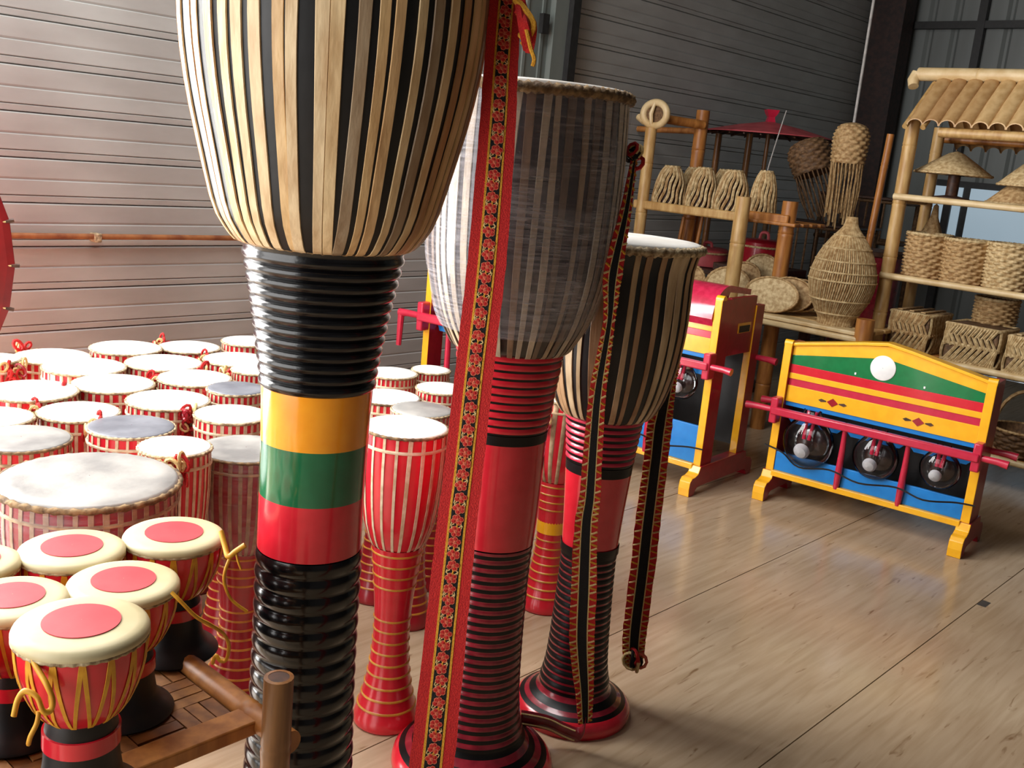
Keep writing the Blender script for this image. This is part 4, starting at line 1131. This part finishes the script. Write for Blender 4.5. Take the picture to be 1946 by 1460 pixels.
# bell-shaped rattan traps on the upper shelf
def bell(label, px, pyb, pyt, Y, wpx, tw, seed, z=None, hang=False):
    p = at_y(px, pyb, Y); top = at_y(px, pyt, Y).z; zb = z if z is not None else p.z
    Hh = top - zb; dep = (p - ORG).dot(_fw); Rb = wpx * dep / FPX / 2
    T = thing('bell_basket', label, 'basket', (p.x, Y, zb), 0, 'bell-shaped rattan baskets')
    r = random.Random(seed); nst = 20
    pr = smooth_prof([(Rb, 0), (Rb * .97, Hh * .25), (Rb * .84, Hh * .6), (Rb * .60, Hh * .86), (Rb * .40, Hh * .98)], 3)
    b = MB()
    for q in range(nst):
        a0 = 2 * PI * q / nst; pts_ = []
        for i_, (rr, zz) in enumerate(pr):
            a = a0 + tw * zz / Hh + .06 * math.sin(i_ * 1.3 + q)
            pts_.append((rr * math.cos(a), rr * math.sin(a), zz))
        b.tube(pts_, [.0085] * (len(pts_) - 3) + [.008, .007, .006], WICKER_PALE if q % 3 else WICKER, 5)
    tag(b.obj('strands', T, angle=70), kind='stuff')
    MB().lathe([(rr * .86, zz) for rr, zz in pr], 24, DKWOOD).obj('lining', T, angle=60)  # near-black inner shell puts the shade between the strands into colour
    rim(Rb * .40, Hh * .97, .010, WICKER_PALE, 'neck_ring', T)
    MB().lathe([(Rb * .4, Hh * .97), (.001, Hh * .985)], 20, WICKER).obj('crown', T)
    rim(Rb, .008, .009, WICKER, 'base_ring', T)
    if hang:
        MB().tube(curve([(0, 0, Hh * .98), (.01, 0, Hh + .06), (.025, .02, Hh + .2), (.035, .05, Hh + .33)], 4), .003, STEEL, 5).obj('hanging_string', T)
    return T
bell('bell-shaped rattan basket nearest the ring-topped post', 1270, 386, 315, YL + .1, 62, .55, 1, zsh - .005)
bell('bell-shaped rattan basket second from the ring-topped post, in the front row', 1331, 392, 318, YL + .1, 60, .55, 2, zsh - .005)
bell('bell-shaped rattan basket third from the ring-topped post, in the front row', 1388, 397, 323, YL + .1, 64, .6, 3, zsh - .005)
bell('bell-shaped rattan basket hung on a string under the umbrella', 1447, 402, 324, YL + .16, 50, .2, 4, zsh - .005, True)
bell('bell-shaped rattan basket half hidden behind the first pair', 1312, 380, 318, YL + .33, 48, .3, 5, zsh - .005)
bell('bell-shaped rattan basket half hidden behind the third one', 1371, 385, 322, YL + .33, 48, .3, 6, zsh - .005)

# flat round winnowing discs leaning on the lower shelf
def disc(label, px, py, wpx, hpx, Y, lean, yaw, m):
    p = at_y(px, py, Y); dep = (p - ORG).dot(_fw); R = wpx * dep / FPX / 2; sq = hpx / wpx
    T = thing('woven_disc', label, 'woven plate', (p.x, Y, p.z - R * sq), 0, 'round woven plates leaning on the stand')
    M = Matrix.Translation((0, 0, R * sq)) @ Matrix.Rotation(yaw, 4, 'Z') @ Matrix.Rotation(PI / 2 - lean, 4, 'X') @ Matrix.Diagonal((1, sq / max(.2, math.cos(lean)), 1, 1))
    b = MB().lathe([(R * .96, -.014), (R, -.008), (R, .006), (R * .93, .012), (R * .9, .006), (R * .5, .009), (.001, .010)], 40, m, M)
    b.obj('plate', T, angle=40)
    b = rope_hoop(R * .97, .006, .008, WICKER, 50, 80, 6); b.v = [tuple(M @ Vector(v)) for v in b.v]; b.obj('rim_rope', T, angle=80)
    return T
disc('broad pale woven plate at the front of the leaning row', 1466, 560, 108, 66, YL - .02, .25, .15, WICKER_PALE)
disc('brown woven plate right behind the broad front plate', 1500, 560, 90, 64, YL + .05, .25, .35, WICKER)
disc('dark-edged woven plate last behind the broad front plate', 1520, 562, 84, 60, YL + .11, .25, .4, WICKER_DK)
disc('pale woven plate half hidden by the leaning bamboo post', 1383, 545, 96, 74, YL + .08, .25, .1, WICKER_PALE)
disc('round woven plate peeping out beside the shortest long drum', 1312, 535, 60, 60, YL + .12, .25, .1, WICKER)
disc('small brown woven plate between the post and the upper plates', 1415, 524, 60, 50, YL + .16, .25, .3, WICKER)
disc('pale woven plate highest in the leaning row', 1448, 512, 66, 56, YL + .28, .25, .3, WICKER_PALE)
# red lidded boxes behind the plates
def redbox(label, px, py, wpx, hpx, Y, m):
    p = at_y(px, py, Y); dep = (p - ORG).dot(_fw); R = wpx * dep / FPX / 2; Hh = hpx * dep / FPX
    T = thing('round_box', label, 'box', (p.x, Y, p.z - Hh), 0)
    MB().lathe([(.001, 0), (R, 0), (R * 1.02, Hh * .1), (R * 1.02, Hh * .75), (R, Hh * .76)], 36, m).obj('box_body', T, angle=40)
    lid = MB().lathe([(R * 1.04, Hh * .74), (R * 1.05, Hh * .9), (R * .9, Hh), (.001, Hh * 1.04)], 36, m).obj('box_lid', T, angle=40)
    rim(R * 1.04, Hh * .75, .007, WICKER_PALE, 'lid_cord', lid)
    MB().tube(curve([(-.03, 0, Hh * 1.02), (-.02, 0, Hh * 1.25), (.02, 0, Hh * 1.25), (.03, 0, Hh * 1.02)], 4), .010, UMB2, 6).obj('lid_knob', lid)
    # small trestle under it
    b = MB()
    b.box((0, 0, -.01), (R * 2.3, R * 2.0, .02), DKWOOD)
    return T, Vector((p.x, Y, p.z - Hh)), R
bx = []
bx.append(redbox('faded red round lidded box left of the leaning bamboo post', 1345, 470, 78, 34, YL + .55, UMB2))
bx.append(redbox('dark red round box right of the leaning bamboo post', 1452, 456, 84, 50, YL + .62, RED_DEEP))
tbz = min(q[1].z for q in bx)
TT = thing('side_table', 'dark wooden table holding the red round boxes behind the plates', 'table', (bx[0][1].x + .3, YL + .62, 0))
MB().box((0, 0, tbz - .02), (1.1, .5, .03), DKWOOD).obj('table_top', TT, bevel=.004)
for sx in (-1, 1):
    for sy in (-1, 1):
        MB().box((sx * .5, sy * .2, (tbz - .035) / 2), (.05, .05, tbz - .035), DKWOOD).obj('leg', TT, bevel=.004)
if bx[1][1].z > tbz + .005:
    MB().box((bx[1][1].x - TT.location.x, 0, (tbz - .005 + bx[1][1].z) / 2), (.42, .4, bx[1][1].z - tbz + .005), DKWOOD).obj('riser', TT, bevel=.004)

# tall vase-shaped basket
vb, vt = at_y(1588, 609, YL + .02), at_y(1597, 410, YL + .02)
dep = (vb - ORG).dot(_fw); k = dep / FPX
VS = thing('vase_basket', 'tall teardrop-shaped rattan vase with narrow neck on the lower shelf', 'basket', (vb.x, YL + .02, zl + .011))
vh = vt.z - zl - .011
vpr = [(.092, 0), (.090, .05 * vh), (.104, .10 * vh), (.146, .24 * vh), (.166, .40 * vh), (.158, .52 * vh), (.132, .66 * vh), (.092, .78 * vh), (.052, .87 * vh), (.034, .92 * vh), (.024, vh)]
vs_ = smooth_prof(vpr, 5)
MB().lathe([(r_ * .95, z_) for r_, z_ in vs_], 40, WICKER).obj('core', VS, angle=60)
b = MB()
for q in range(84):
    a0 = 2 * PI * q / 84; pts_ = []
    for i_, (rr, zz) in enumerate(vs_):
        a = a0 + .35 * math.sin(zz / vh * 3.0)
        pts_.append((rr * math.cos(a), rr * math.sin(a), zz))
    b.tube(pts_[::2] + ([pts_[-1]] if len(pts_) % 2 == 0 else []), .0040, WICKER if q % 2 else WICKER_PALE, 4)
tag(b.obj('strands', VS, angle=70), kind='stuff')
for zz in (.09, .20, .285, .315, .40, .445, .78):
    zz = zz if zz < .5 else .93
    zq = zz * vh if zz < .93 else vh * .93
for f_ in (.11, .24, .42, .50, .60, .715, .83):
    zz = f_ * vh; MB().tube([(math.cos(a) * (interp(vs_, zz) + .004), math.sin(a) * (interp(vs_, zz) + .004), zz) for a in [2 * PI * h / 40 for h in range(40)]], .0045, WICKER_PALE, 5, closed=True).obj('binding_ring', VS)
MB().lathe([(.088, 0), (.092, .012), (.088, .026)], 40, WICKER_PALE).obj('foot_ring', VS)

# ---- hanging basket lamps
def lamp(label, px, pyt, pyb, pyf, wpx, Y, tilt, m, seed, cordpx=None):
    pt, pb_, pf = at_y(px, pyt, Y), at_y(px, pyb, Y), at_y(px, pyf, Y)
    dep = (pt - ORG).dot(_fw); R = wpx * dep / FPX / 2; Hh = pt.z - pb_.z
    T = thing('lamp_basket', label, 'lamp', pt, 0); T.rotation_euler = (0, tilt, 0)
    woven('shade', [(R * .93, -Hh), (R * 1.0, -Hh * .55), (R * .98, -Hh * .3), (R * .72, -Hh * .08), (R * .15, 0)], 13, 22, m, T, .005, 4, 4, open_top=False)
    b = MB(); r = random.Random(seed); fl_ = pb_.z - pf.z
    for q in range(26):
        a = 2 * PI * q / 26; e = r.uniform(.7, 1.0); sw = r.uniform(.85, 1.15)
        b.tube(curve([(R * .9 * math.cos(a), R * .9 * math.sin(a), -Hh), (R * .85 * math.cos(a + .1) * sw, R * .85 * math.sin(a + .1) * sw, -Hh - fl_ * .5 * e), (R * .8 * math.cos(a + .15), R * .8 * math.sin(a + .15), -Hh - fl_ * e)], 3), .0042, m, 4)
    tag(b.obj('fringe', T, angle=70), kind='stuff')
    if cordpx:
        c = at_y(*cordpx, Y) - pt
        MB().tube([(0, 0, -.005), (c.x * .5, 0, c.z * .5), (c.x, 0, c.z), (c.x, 0, ROOM_H - pt.z)], .008, STEEL, 8).obj('cord', T)
    return T
lamp('woven basket lamp hanging on a white cord in the corner', 1623, 233, 312, 440, 66, 5.55, 0, WICKER, 1, (1654, 40))
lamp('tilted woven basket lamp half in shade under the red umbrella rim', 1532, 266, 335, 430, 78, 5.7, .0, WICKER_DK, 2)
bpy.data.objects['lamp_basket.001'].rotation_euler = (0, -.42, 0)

# ---- red paper umbrella standing over the boxes
pk = at_y(1464, 232, 6.0)
U = thing('paper_umbrella', 'open faded red paper umbrella with knob, above the bell baskets', 'umbrella', (pk.x, 6.0, 0))
Ru = 120 * (pk - ORG).dot(_fw) / FPX
MB().lathe([(Ru, pk.z - .085), (Ru * .99, pk.z - .078), (Ru * .5, pk.z - .03), (.03, pk.z), (.001, pk.z + .004)], 24, UMB2).obj('canopy', U, angle=20)
MB().lathe([(Ru * .985, pk.z - .09), (Ru * .5, pk.z - .045), (.03, pk.z - .02)], 24, DKWOOD).obj('canopy_lining', U, angle=20)
MB().lathe([(.03, pk.z - .005), (.022, pk.z + .03), (.036, pk.z + .05), (.045, pk.z + .075), (.02, pk.z + .062), (.001, pk.z + .06)], 12, CRIMSON, None, mod=lambda a, j, zz: 1 + .25 * math.cos(4 * a)).obj('knob', U)
for q in range(24):
    a = 2 * PI * (q + .5) / 24
    MB().tube([(.03 * math.cos(a), .03 * math.sin(a), pk.z - .024), (Ru * .98 * math.cos(a), Ru * .98 * math.sin(a), pk.z - .095)], .006, DKWOOD, 4).obj('rib', U)
bamboo((0, 0, 0), (0, 0, pk.z - .01), .014, BAMBOO_BR, 'pole', U, 4, 10)
for px in (1366, 1425):
    c = at_y(px, 260, 6.0); 
    bamboo((c.x - pk.x, .0, 0), (c.x - pk.x, .0, c.z + .02), .022, BAMBOO_BR, 'stay', U, 4, 10)
MB().lathe([(.2, 0), (.2, .03), (.05, .05)], 24, DKWOOD).obj('base', U)

# ---- red umbrella at the left picture edge, hung open against the wall
uc = at_d(-420, 484, 2.75)
U2 = thing('paper_umbrella', 'open deep red paper umbrella at the left picture edge', 'umbrella', uc)
Ru = 380 * 2.75 / FPX
tocam = (ORG - uc); tocam.z = 0; tocam.normalize()
ax = (Vector((-.2, -.9, .1)) * .6 + tocam * 1.0).normalized()
qm = ax.to_track_quat('Z', 'Y').to_matrix().to_4x4()
nr = 26
ph = 0.0
MB().lathe([(Ru, -.19), (Ru * .97, -.178), (Ru * .5, -.09), (.04, 0), (.001, .01)], nr, UMB, qm).obj('canopy', U2, angle=8)
MB().lathe([(Ru * .995, -.2), (Ru * .5, -.1), (.04, -.012)], nr, UMB, qm).obj('canopy_lining', U2, angle=8)
for q in range(nr):
    a = 2 * PI * q / nr
    rbb = MB().tube([qm @ Vector((Ru * .3 * math.cos(a), Ru * .3 * math.sin(a), -.055)), qm @ Vector((Ru * .985 * math.cos(a), Ru * .985 * math.sin(a), -.184))], .0028, CREAM_THREAD, 5).obj('rib', U2)
    MB().tube([qm @ Vector((Ru * .975 * math.cos(a), Ru * .975 * math.sin(a), -.186)), qm @ Vector((Ru * 1.02 * math.cos(a), Ru * 1.02 * math.sin(a), -.197))], .006, DKWOOD, 6).obj('rib_tip', rbb)
MB().tube([qm @ Vector((0, 0, .03)), qm @ Vector((0, 0, -.65))], .012, BAMBOO_BR, 8).obj('pole', U2)

# ---- right stand with a little roof of split bamboo
YR = 5.2
pl_ = at_y(1735, 240, YR)
RS = thing('roofed_stand', 'bamboo display stand with a small roof of split bamboo tiles', 'shelf', (pl_.x, YR, 0))
RO = Vector(RS.location)
WR, DR = 1.3, .36
ze = pl_.z
for dx, dy, top in ((0, 0, ze + .03), (0, DR, ze + .02), (WR, 0, ze + .03), (WR, DR, ze + .02)):
    bamboo((pl_.x + dx, YR + dy, 0), (pl_.x + dx, YR + dy, top), .034 if dy == 0 else .030, BAMBOO, 'post', RS, 6, 14, RO)
zs1, zs2, zs3 = at_y(1800, 383, YR - .02).z, at_y(1800, 541, YR - .02).z, at_y(1880, 706, YR - .02).z
for zz in (zs1, zs2, zs3, .16):
    bamboo((pl_.x - .02, YR - .036, zz), (pl_.x + WR + .04, YR - .036, zz), .0165, BAMBOO_PALE, 'shelf_rail', RS, 3, 10, RO)
    bamboo((pl_.x - .02, YR + DR, zz), (pl_.x + WR + .04, YR + DR, zz), .0165, BAMBOO, 'shelf_rail', RS, 3, 10, RO)
    for q in range(5):
        MB().box(Vector((pl_.x + WR / 2, YR + .02 + q * .078, zz + .003)) - RO, (WR, .06, .014), BAMBOO_OR).obj('shelf_slat', RS, bevel=.004)
    for dx in (0, WR):
        bamboo((pl_.x + dx, YR - .03, zz - .02), (pl_.x + dx, YR + DR, zz - .02), .014, BAMBOO, 'cross_rail', RS, 1, 8, RO)
# roof: ridge pole, split-cane tiles front and rear, eave rail
rd = at_y(1748, 141, YR + .19); ev = at_y(1722, 229, YR - .10)
ridge_z, eave_z = rd.z - .035, ev.z
bamboo((rd.x - .005, YR + .19, ridge_z + .035), (pl_.x + WR + .12, YR + .19, ridge_z + .035), .034, BAMBOO_PALE, 'ridge_pole', RS, 3, 14, RO)
MB().tube([Vector((rd.x - .01, YR + .19, ridge_z + .036)) - RO, Vector((rd.x - .022, YR + .175, ridge_z + .0)) - RO, Vector((rd.x - .01, YR + .16, ridge_z - .03)) - RO], [.033, .03, .026], BAMBOO_PALE, 12).obj('ridge_end', RS)
rear_z = at_y(1900, 292, YR + .62).z + .02
def tile_mesh(front):
    b = MB(); yr, ye = (.17, -.10) if front else (.21, .62); rt_ = .041
    zr_, zee = ridge_z + .012, eave_z if front else rear_z
    seg = 8
    for (yy, zz, rr) in ((yr, zr_, rt_ * .92), (lerp(yr, ye, .5), lerp(zr_, zee, .5), rt_), (ye, zee, rt_)):
        for off in (0.0, -.006):
            for i in range(seg + 1):
                a = PI * i / seg
                b.v.append(((rr + off) * math.cos(a), yy, zz - RO.z + (rr + off) * math.sin(a) * .8 - .02))
    n = seg + 1; mm = b.mi(BAMBOO_TILE)
    for s_ in range(2):
        for lay in range(2):
            for i in range(seg):
                a = (s_ * 2 + lay) * n + i; c = ((s_ + 1) * 2 + lay) * n + i
                b.f.append((a, a + 1, c + 1, c)); b.m.append(mm)
    for s_ in (0, 2):
        for i in range(seg):
            a = s_ * 2 * n + i; b.f.append((a, a + 1, a + 1 + n, a + n)); b.m.append(mm)
    return b.mesh('roof_tile', angle=50)
BAMBOO_TILE = mat('tan_split_cane', (216, 184, 136), (194, 158, 108), rough=0.5, scale=(6, 2, 6), nscale=5, bump=0.06, rand=[(255, 250, 240), (232, 220, 205), (250, 238, 222), (222, 205, 190)])
tf, tr_ = tile_mesh(True), tile_mesh(False)
tx = ev.x + .045 - RO.x; q = 0
while tx < WR + .1:
    o = link('roof_tile', tf, RS); o.location = (tx, 0, 0)
    o = link('roof_tile', tr_, RS); o.location = (tx, 0, 0)
    tx += .078
bamboo((pl_.x + .16, YR - .06, eave_z - .045), (pl_.x + WR + .1, YR - .06, eave_z - .045), .024, BAMBOO, 'eave_rail', RS, 2, 10, RO)
bamboo((pl_.x - .03, YR + .5, rear_z + .03), (pl_.x + WR + .1, YR + .5, rear_z + .03), .02, BAMBOO_OR, 'eave_rail', RS, 2, 10, RO)
for dx in (.0, .09):
    bamboo((pl_.x + dx, YR - .10, eave_z - .03), (pl_.x + dx, YR + .18, ridge_z - .01), .014, BAMBOO, 'rafter', RS, 1, 8, RO)

# baskets on the right stand
def round_basket(label, px, Y, wpx, hpx, z, taper=.94, m=WICKER, rows=13, cols=24):
    p = at_y(px, 500, Y); p2 = at_z(px, 540, z); dep = Vector((0, 0, 0))
    # find x so that the basket foot at level z shows at column px
    best = None
    for i in range(-200, 200):
        q_ = Vector((p.x + i * .003, Y, z + .05)) - ORG
        u = 973 + FPX * q_.dot(_r) / q_.dot(_fw)
        if best is None or abs(u - px) < best[0]: best = (abs(u - px), p.x + i * .003, q_.dot(_fw))
    X, dp = best[1], best[2]; R = wpx * dp / FPX / 2; Hh = hpx * dp / FPX
    T = thing('round_basket', label, 'basket', (X, Y, z), 0, 'woven baskets on the roofed stand')
    woven('basket_wall', [(R * taper, 0), (R * .98, Hh * .3), (R, Hh * .7), (R, Hh)], rows, cols, m, T, .006)
    rim(R * 1.0, Hh, .0085, WICKER_PALE, 'rim_rope', T)
    return T
zt = zs2 + .011
round_basket('round woven basket next to the left post of the roofed stand', 1757, YR + .10, 80, 80, zt)
round_basket('round woven basket in the middle of the three on the shelf', 1832, YR + .09, 86, 80, zt)
round_basket('round woven basket on the right of the three, against the picture edge', 1912, YR + .08, 84, 84, zt, m=WICKER_PALE)
zt3 = zs3 + .011
def square_basket(label, px, Y, w, d, h, z, rz, m, lidded=True):
    p = at_y(px, 650, Y)
    T = thing('square_basket', label, 'basket', (p.x, Y, z), rz, 'square plaited baskets on the bottom shelf')
    b = MB(); n = 9
    for fx in range(4):
        L_ = w if fx % 2 == 0 else d
        R_ = Matrix.Rotation(fx * PI / 2, 4, 'Z') @ Matrix.Translation((0, -(d if fx % 2 == 0 else w) / 2, 0))
        for i in range(n * 2):
            for dr in (-1, 1):
                xa = -L_ / 2 + L_ * (i + .5) / (n * 2); xb = xa + dr * L_ * .22
                xb = max(-L_ / 2, min(L_ / 2, xb))
                mid = .5 if i % 2 else .42
                za, zb_ = (0, h * mid) if dr > 0 else (h * mid, h)
                b.tube([R_ @ Vector((xa, -.002, za)), R_ @ Vector(((xa + xb) / 2, -.008, (za + zb_) / 2)), R_ @ Vector((xb if dr > 0 else xa - (xb - xa) * -.0, -.002, zb_))], .0062, m if i % 3 else WICKER_PALE, 4)
    tag(b.obj('plaiting', T, angle=70), kind='stuff')
    MB().box((0, 0, h / 2), (w * .97, d * .97, h * .98), WICKER_DK).obj('lining', T, bevel=.008)
    for zz in (.006, h * .48, h - .004):
        MB().tube([(-w / 2, -d / 2, zz), (w / 2, -d / 2, zz), (w / 2, d / 2, zz), (-w / 2, d / 2, zz)], .009, WICKER_PALE if zz > h * .9 else m, 6, closed=True).obj('hoop', T, angle=70)
    if lidded:
        for i in range(7):
            MB().box((-w / 2 + w * (i + .5) / 7, 0, h + .002 + .008 * (i % 2)), (w / 7 * .85, d * .98, .008), m).obj('lid_slat', T, bevel=.003)
    return T
square_basket('lidded square plaited basket on the bottom shelf, left of the two', 1742, YR + .14, .21, .26, .20, zt3 - .0, -.05, WICKER)
square_basket('open square plaited basket on the bottom shelf, right of the lidded one', 1862, YR + .10, .26, .24, .19, zt3, -.05, WICKER_PALE, False)
square_basket('pale square plaited basket cut by the right picture edge', 1974, YR + .08, .20, .22, .18, zt3, -.05, WICKER_PALE)
round_basket('small basket standing at the back of the bottom shelf, above the square ones', 1888, YR + .28, 76, 66, zt3 + .135, .82, WICKER)
MB().box(Vector((at_y(1888, 600, YR + .29).x, YR + .29, zt3 + .064)) - RO, (.5, .12, .13), DKWOOD).obj('riser', RS, bevel=.006)
# conical hats and a cone on the upper shelf
def hat(label, px, Y, wpx, h, z, m, flat=.25):
    p = at_y(px, 360, Y); dep = (p - ORG).dot(_fw); R = wpx * dep / FPX / 2
    T = thing('woven_hat', label, 'hat', (p.x, Y, z), 0, 'woven hats on the upper shelf')
    MB().lathe([(R, 0), (R * .98, .012), (R * .55, h * .55), (R * .2, h * .9), (.002, h)], 36, m, None, mod=lambda a, j, zz: 1 + .01 * math.cos(18 * a)).obj('crown', T, angle=60)
    rim(R, .006, .006, WICKER_PALE, 'brim_ring', T)
    return T
zt1 = zs1 + .011
hat('pale green-grey conical hat lying behind the second stand post', 1806, YR + .22, 138, .12, zt1 + .12, WICKER_PALE)
MB().lathe([(.09, 0), (.09, .01), (.03, .02), (.03, .13), (.05, .12)], 20, DKWOOD, Matrix.Translation(Vector((at_y(1806, 380, YR + .22).x, YR + .22, zt1 - .002)) - RO)).obj('hat_rest', RS)
hat('brown woven hat lowest in the stack at the right edge', 1938, YR + .14, 110, .13, zt1, WICKER)
hat('pale woven hat topping the stack at the right edge', 1946, YR + .16, 96, .12, zt1 + .09, WICKER_PALE)
p = at_y(1768, 440, YR + .22)
CN = thing('woven_cone', 'small brown woven cone peeping over the round baskets', 'basket', (p.x, YR + .24, zt))
MB().lathe([(.075, 0), (.07, .16), (.06, .20), (.02, .30), (.012, .36), (.001, .37)], 24, WICKER, None, mod=lambda a, j, zz: 1 + .03 * math.cos(12 * a)).obj('cone_body', CN, angle=60)
rim(.076, .012, .006, WICKER_PALE, 'base_ring', CN)
# handled basket low on the right stand
p = at_z(1952, 858, .17)
HB = thing('handled_basket', 'basket with tall hooped handle at the right edge below the square baskets', 'basket', (at_y(1950, 800, YR + .1).x, YR + .1, .175))
woven('basket_wall', [(.10, 0), (.13, .06), (.145, .13)], 7, 20, WICKER_DK, HB, .005)
MB().tube([(-.14 * math.cos(a), 0, .12 + .20 * math.sin(a)) for a in [PI * h / 14 for h in range(15)]], .009, WICKER, 6).obj('handle', HB)
rim(.146, .13, .007, WICKER, 'rim_rope', HB)

# ---- dim odds and ends in the corner: slatted stools, a red bin, a brown low roof
def stool(label, px, py, Y, w, h, m):
    p = at_y(px, py, Y)
    T = thing('slatted_stool', label, 'stool', (p.x, Y, 0), 0)
    H_ = p.z
    for sx in (-1, 1):
        for sy in (-1, 1):
            bamboo((sx * w / 2, sy * .18, 0), (sx * w / 2, sy * .18, H_), .018, m, 'leg', T, 2, 8)
    for zz in (H_ - .02, H_ - h):
        for sy in (-1, 1): bamboo((-w / 2 - .02, sy * .18, zz), (w / 2 + .02, sy * .18, zz), .014, m, 'rail', T, 2, 8)
        for sx in (-1, 1): bamboo((sx * w / 2, -.18, zz), (sx * w / 2, .18, zz), .014, m, 'rail', T, 1, 8)
    for i in range(9):
        xx_ = lerp(-w / 2, w / 2, (i + .5) / 9)
        bamboo((xx_, -.18, H_ - h), (xx_, -.18, H_ - .02), .008, m, 'spindle', T, 1, 6)
    MB().box((0, 0, H_), (w + .05, .42, .018), DKWOOD).obj('seat', T, bevel=.004)
    return T
stool('brown slatted stool behind the vase basket, in the dim corner', 1560, 425, 6.5, .62, .42, WICKER_DK)
stool('brown slatted stool under the corner lamp, farther right', 1655, 375, 7.1, .55, .30, WICKER_DK)
p = at_y(1655, 478, 6.1)
RB = thing('red_bin', 'dark red bin standing in the dim corner behind the vase basket', 'bin', (p.x, 6.1, 0))
MB().lathe([(.001, 0), (.16, 0), (.19, p.z * .6), (.20, p.z)], 32, OXBLOOD).obj('bin_body', RB, angle=50)
MB().lathe([(.2, p.z - .02), (.213, p.z - .015), (.213, p.z + .01), (.19, p.z + .012), (.18, p.z - .04)], 32, DKWOOD).obj('bin_rim', RB)
# slim leaning pole between lamp and stand
PL = thing('leaning_pole', 'slim bamboo pole leaning between the corner lamp and roofed stand', 'pole', (0, 0, 0))
pa, pb = at_y(1693, 255, 5.5), at_y(1632, 560, 5.5)
dv = (pb - pa); e = pa + dv * ((pa.z - .0) / -dv.z)
bamboo(e, pa, .020, BAMBOO_OR, 'pole_shaft', PL, 5, 10)
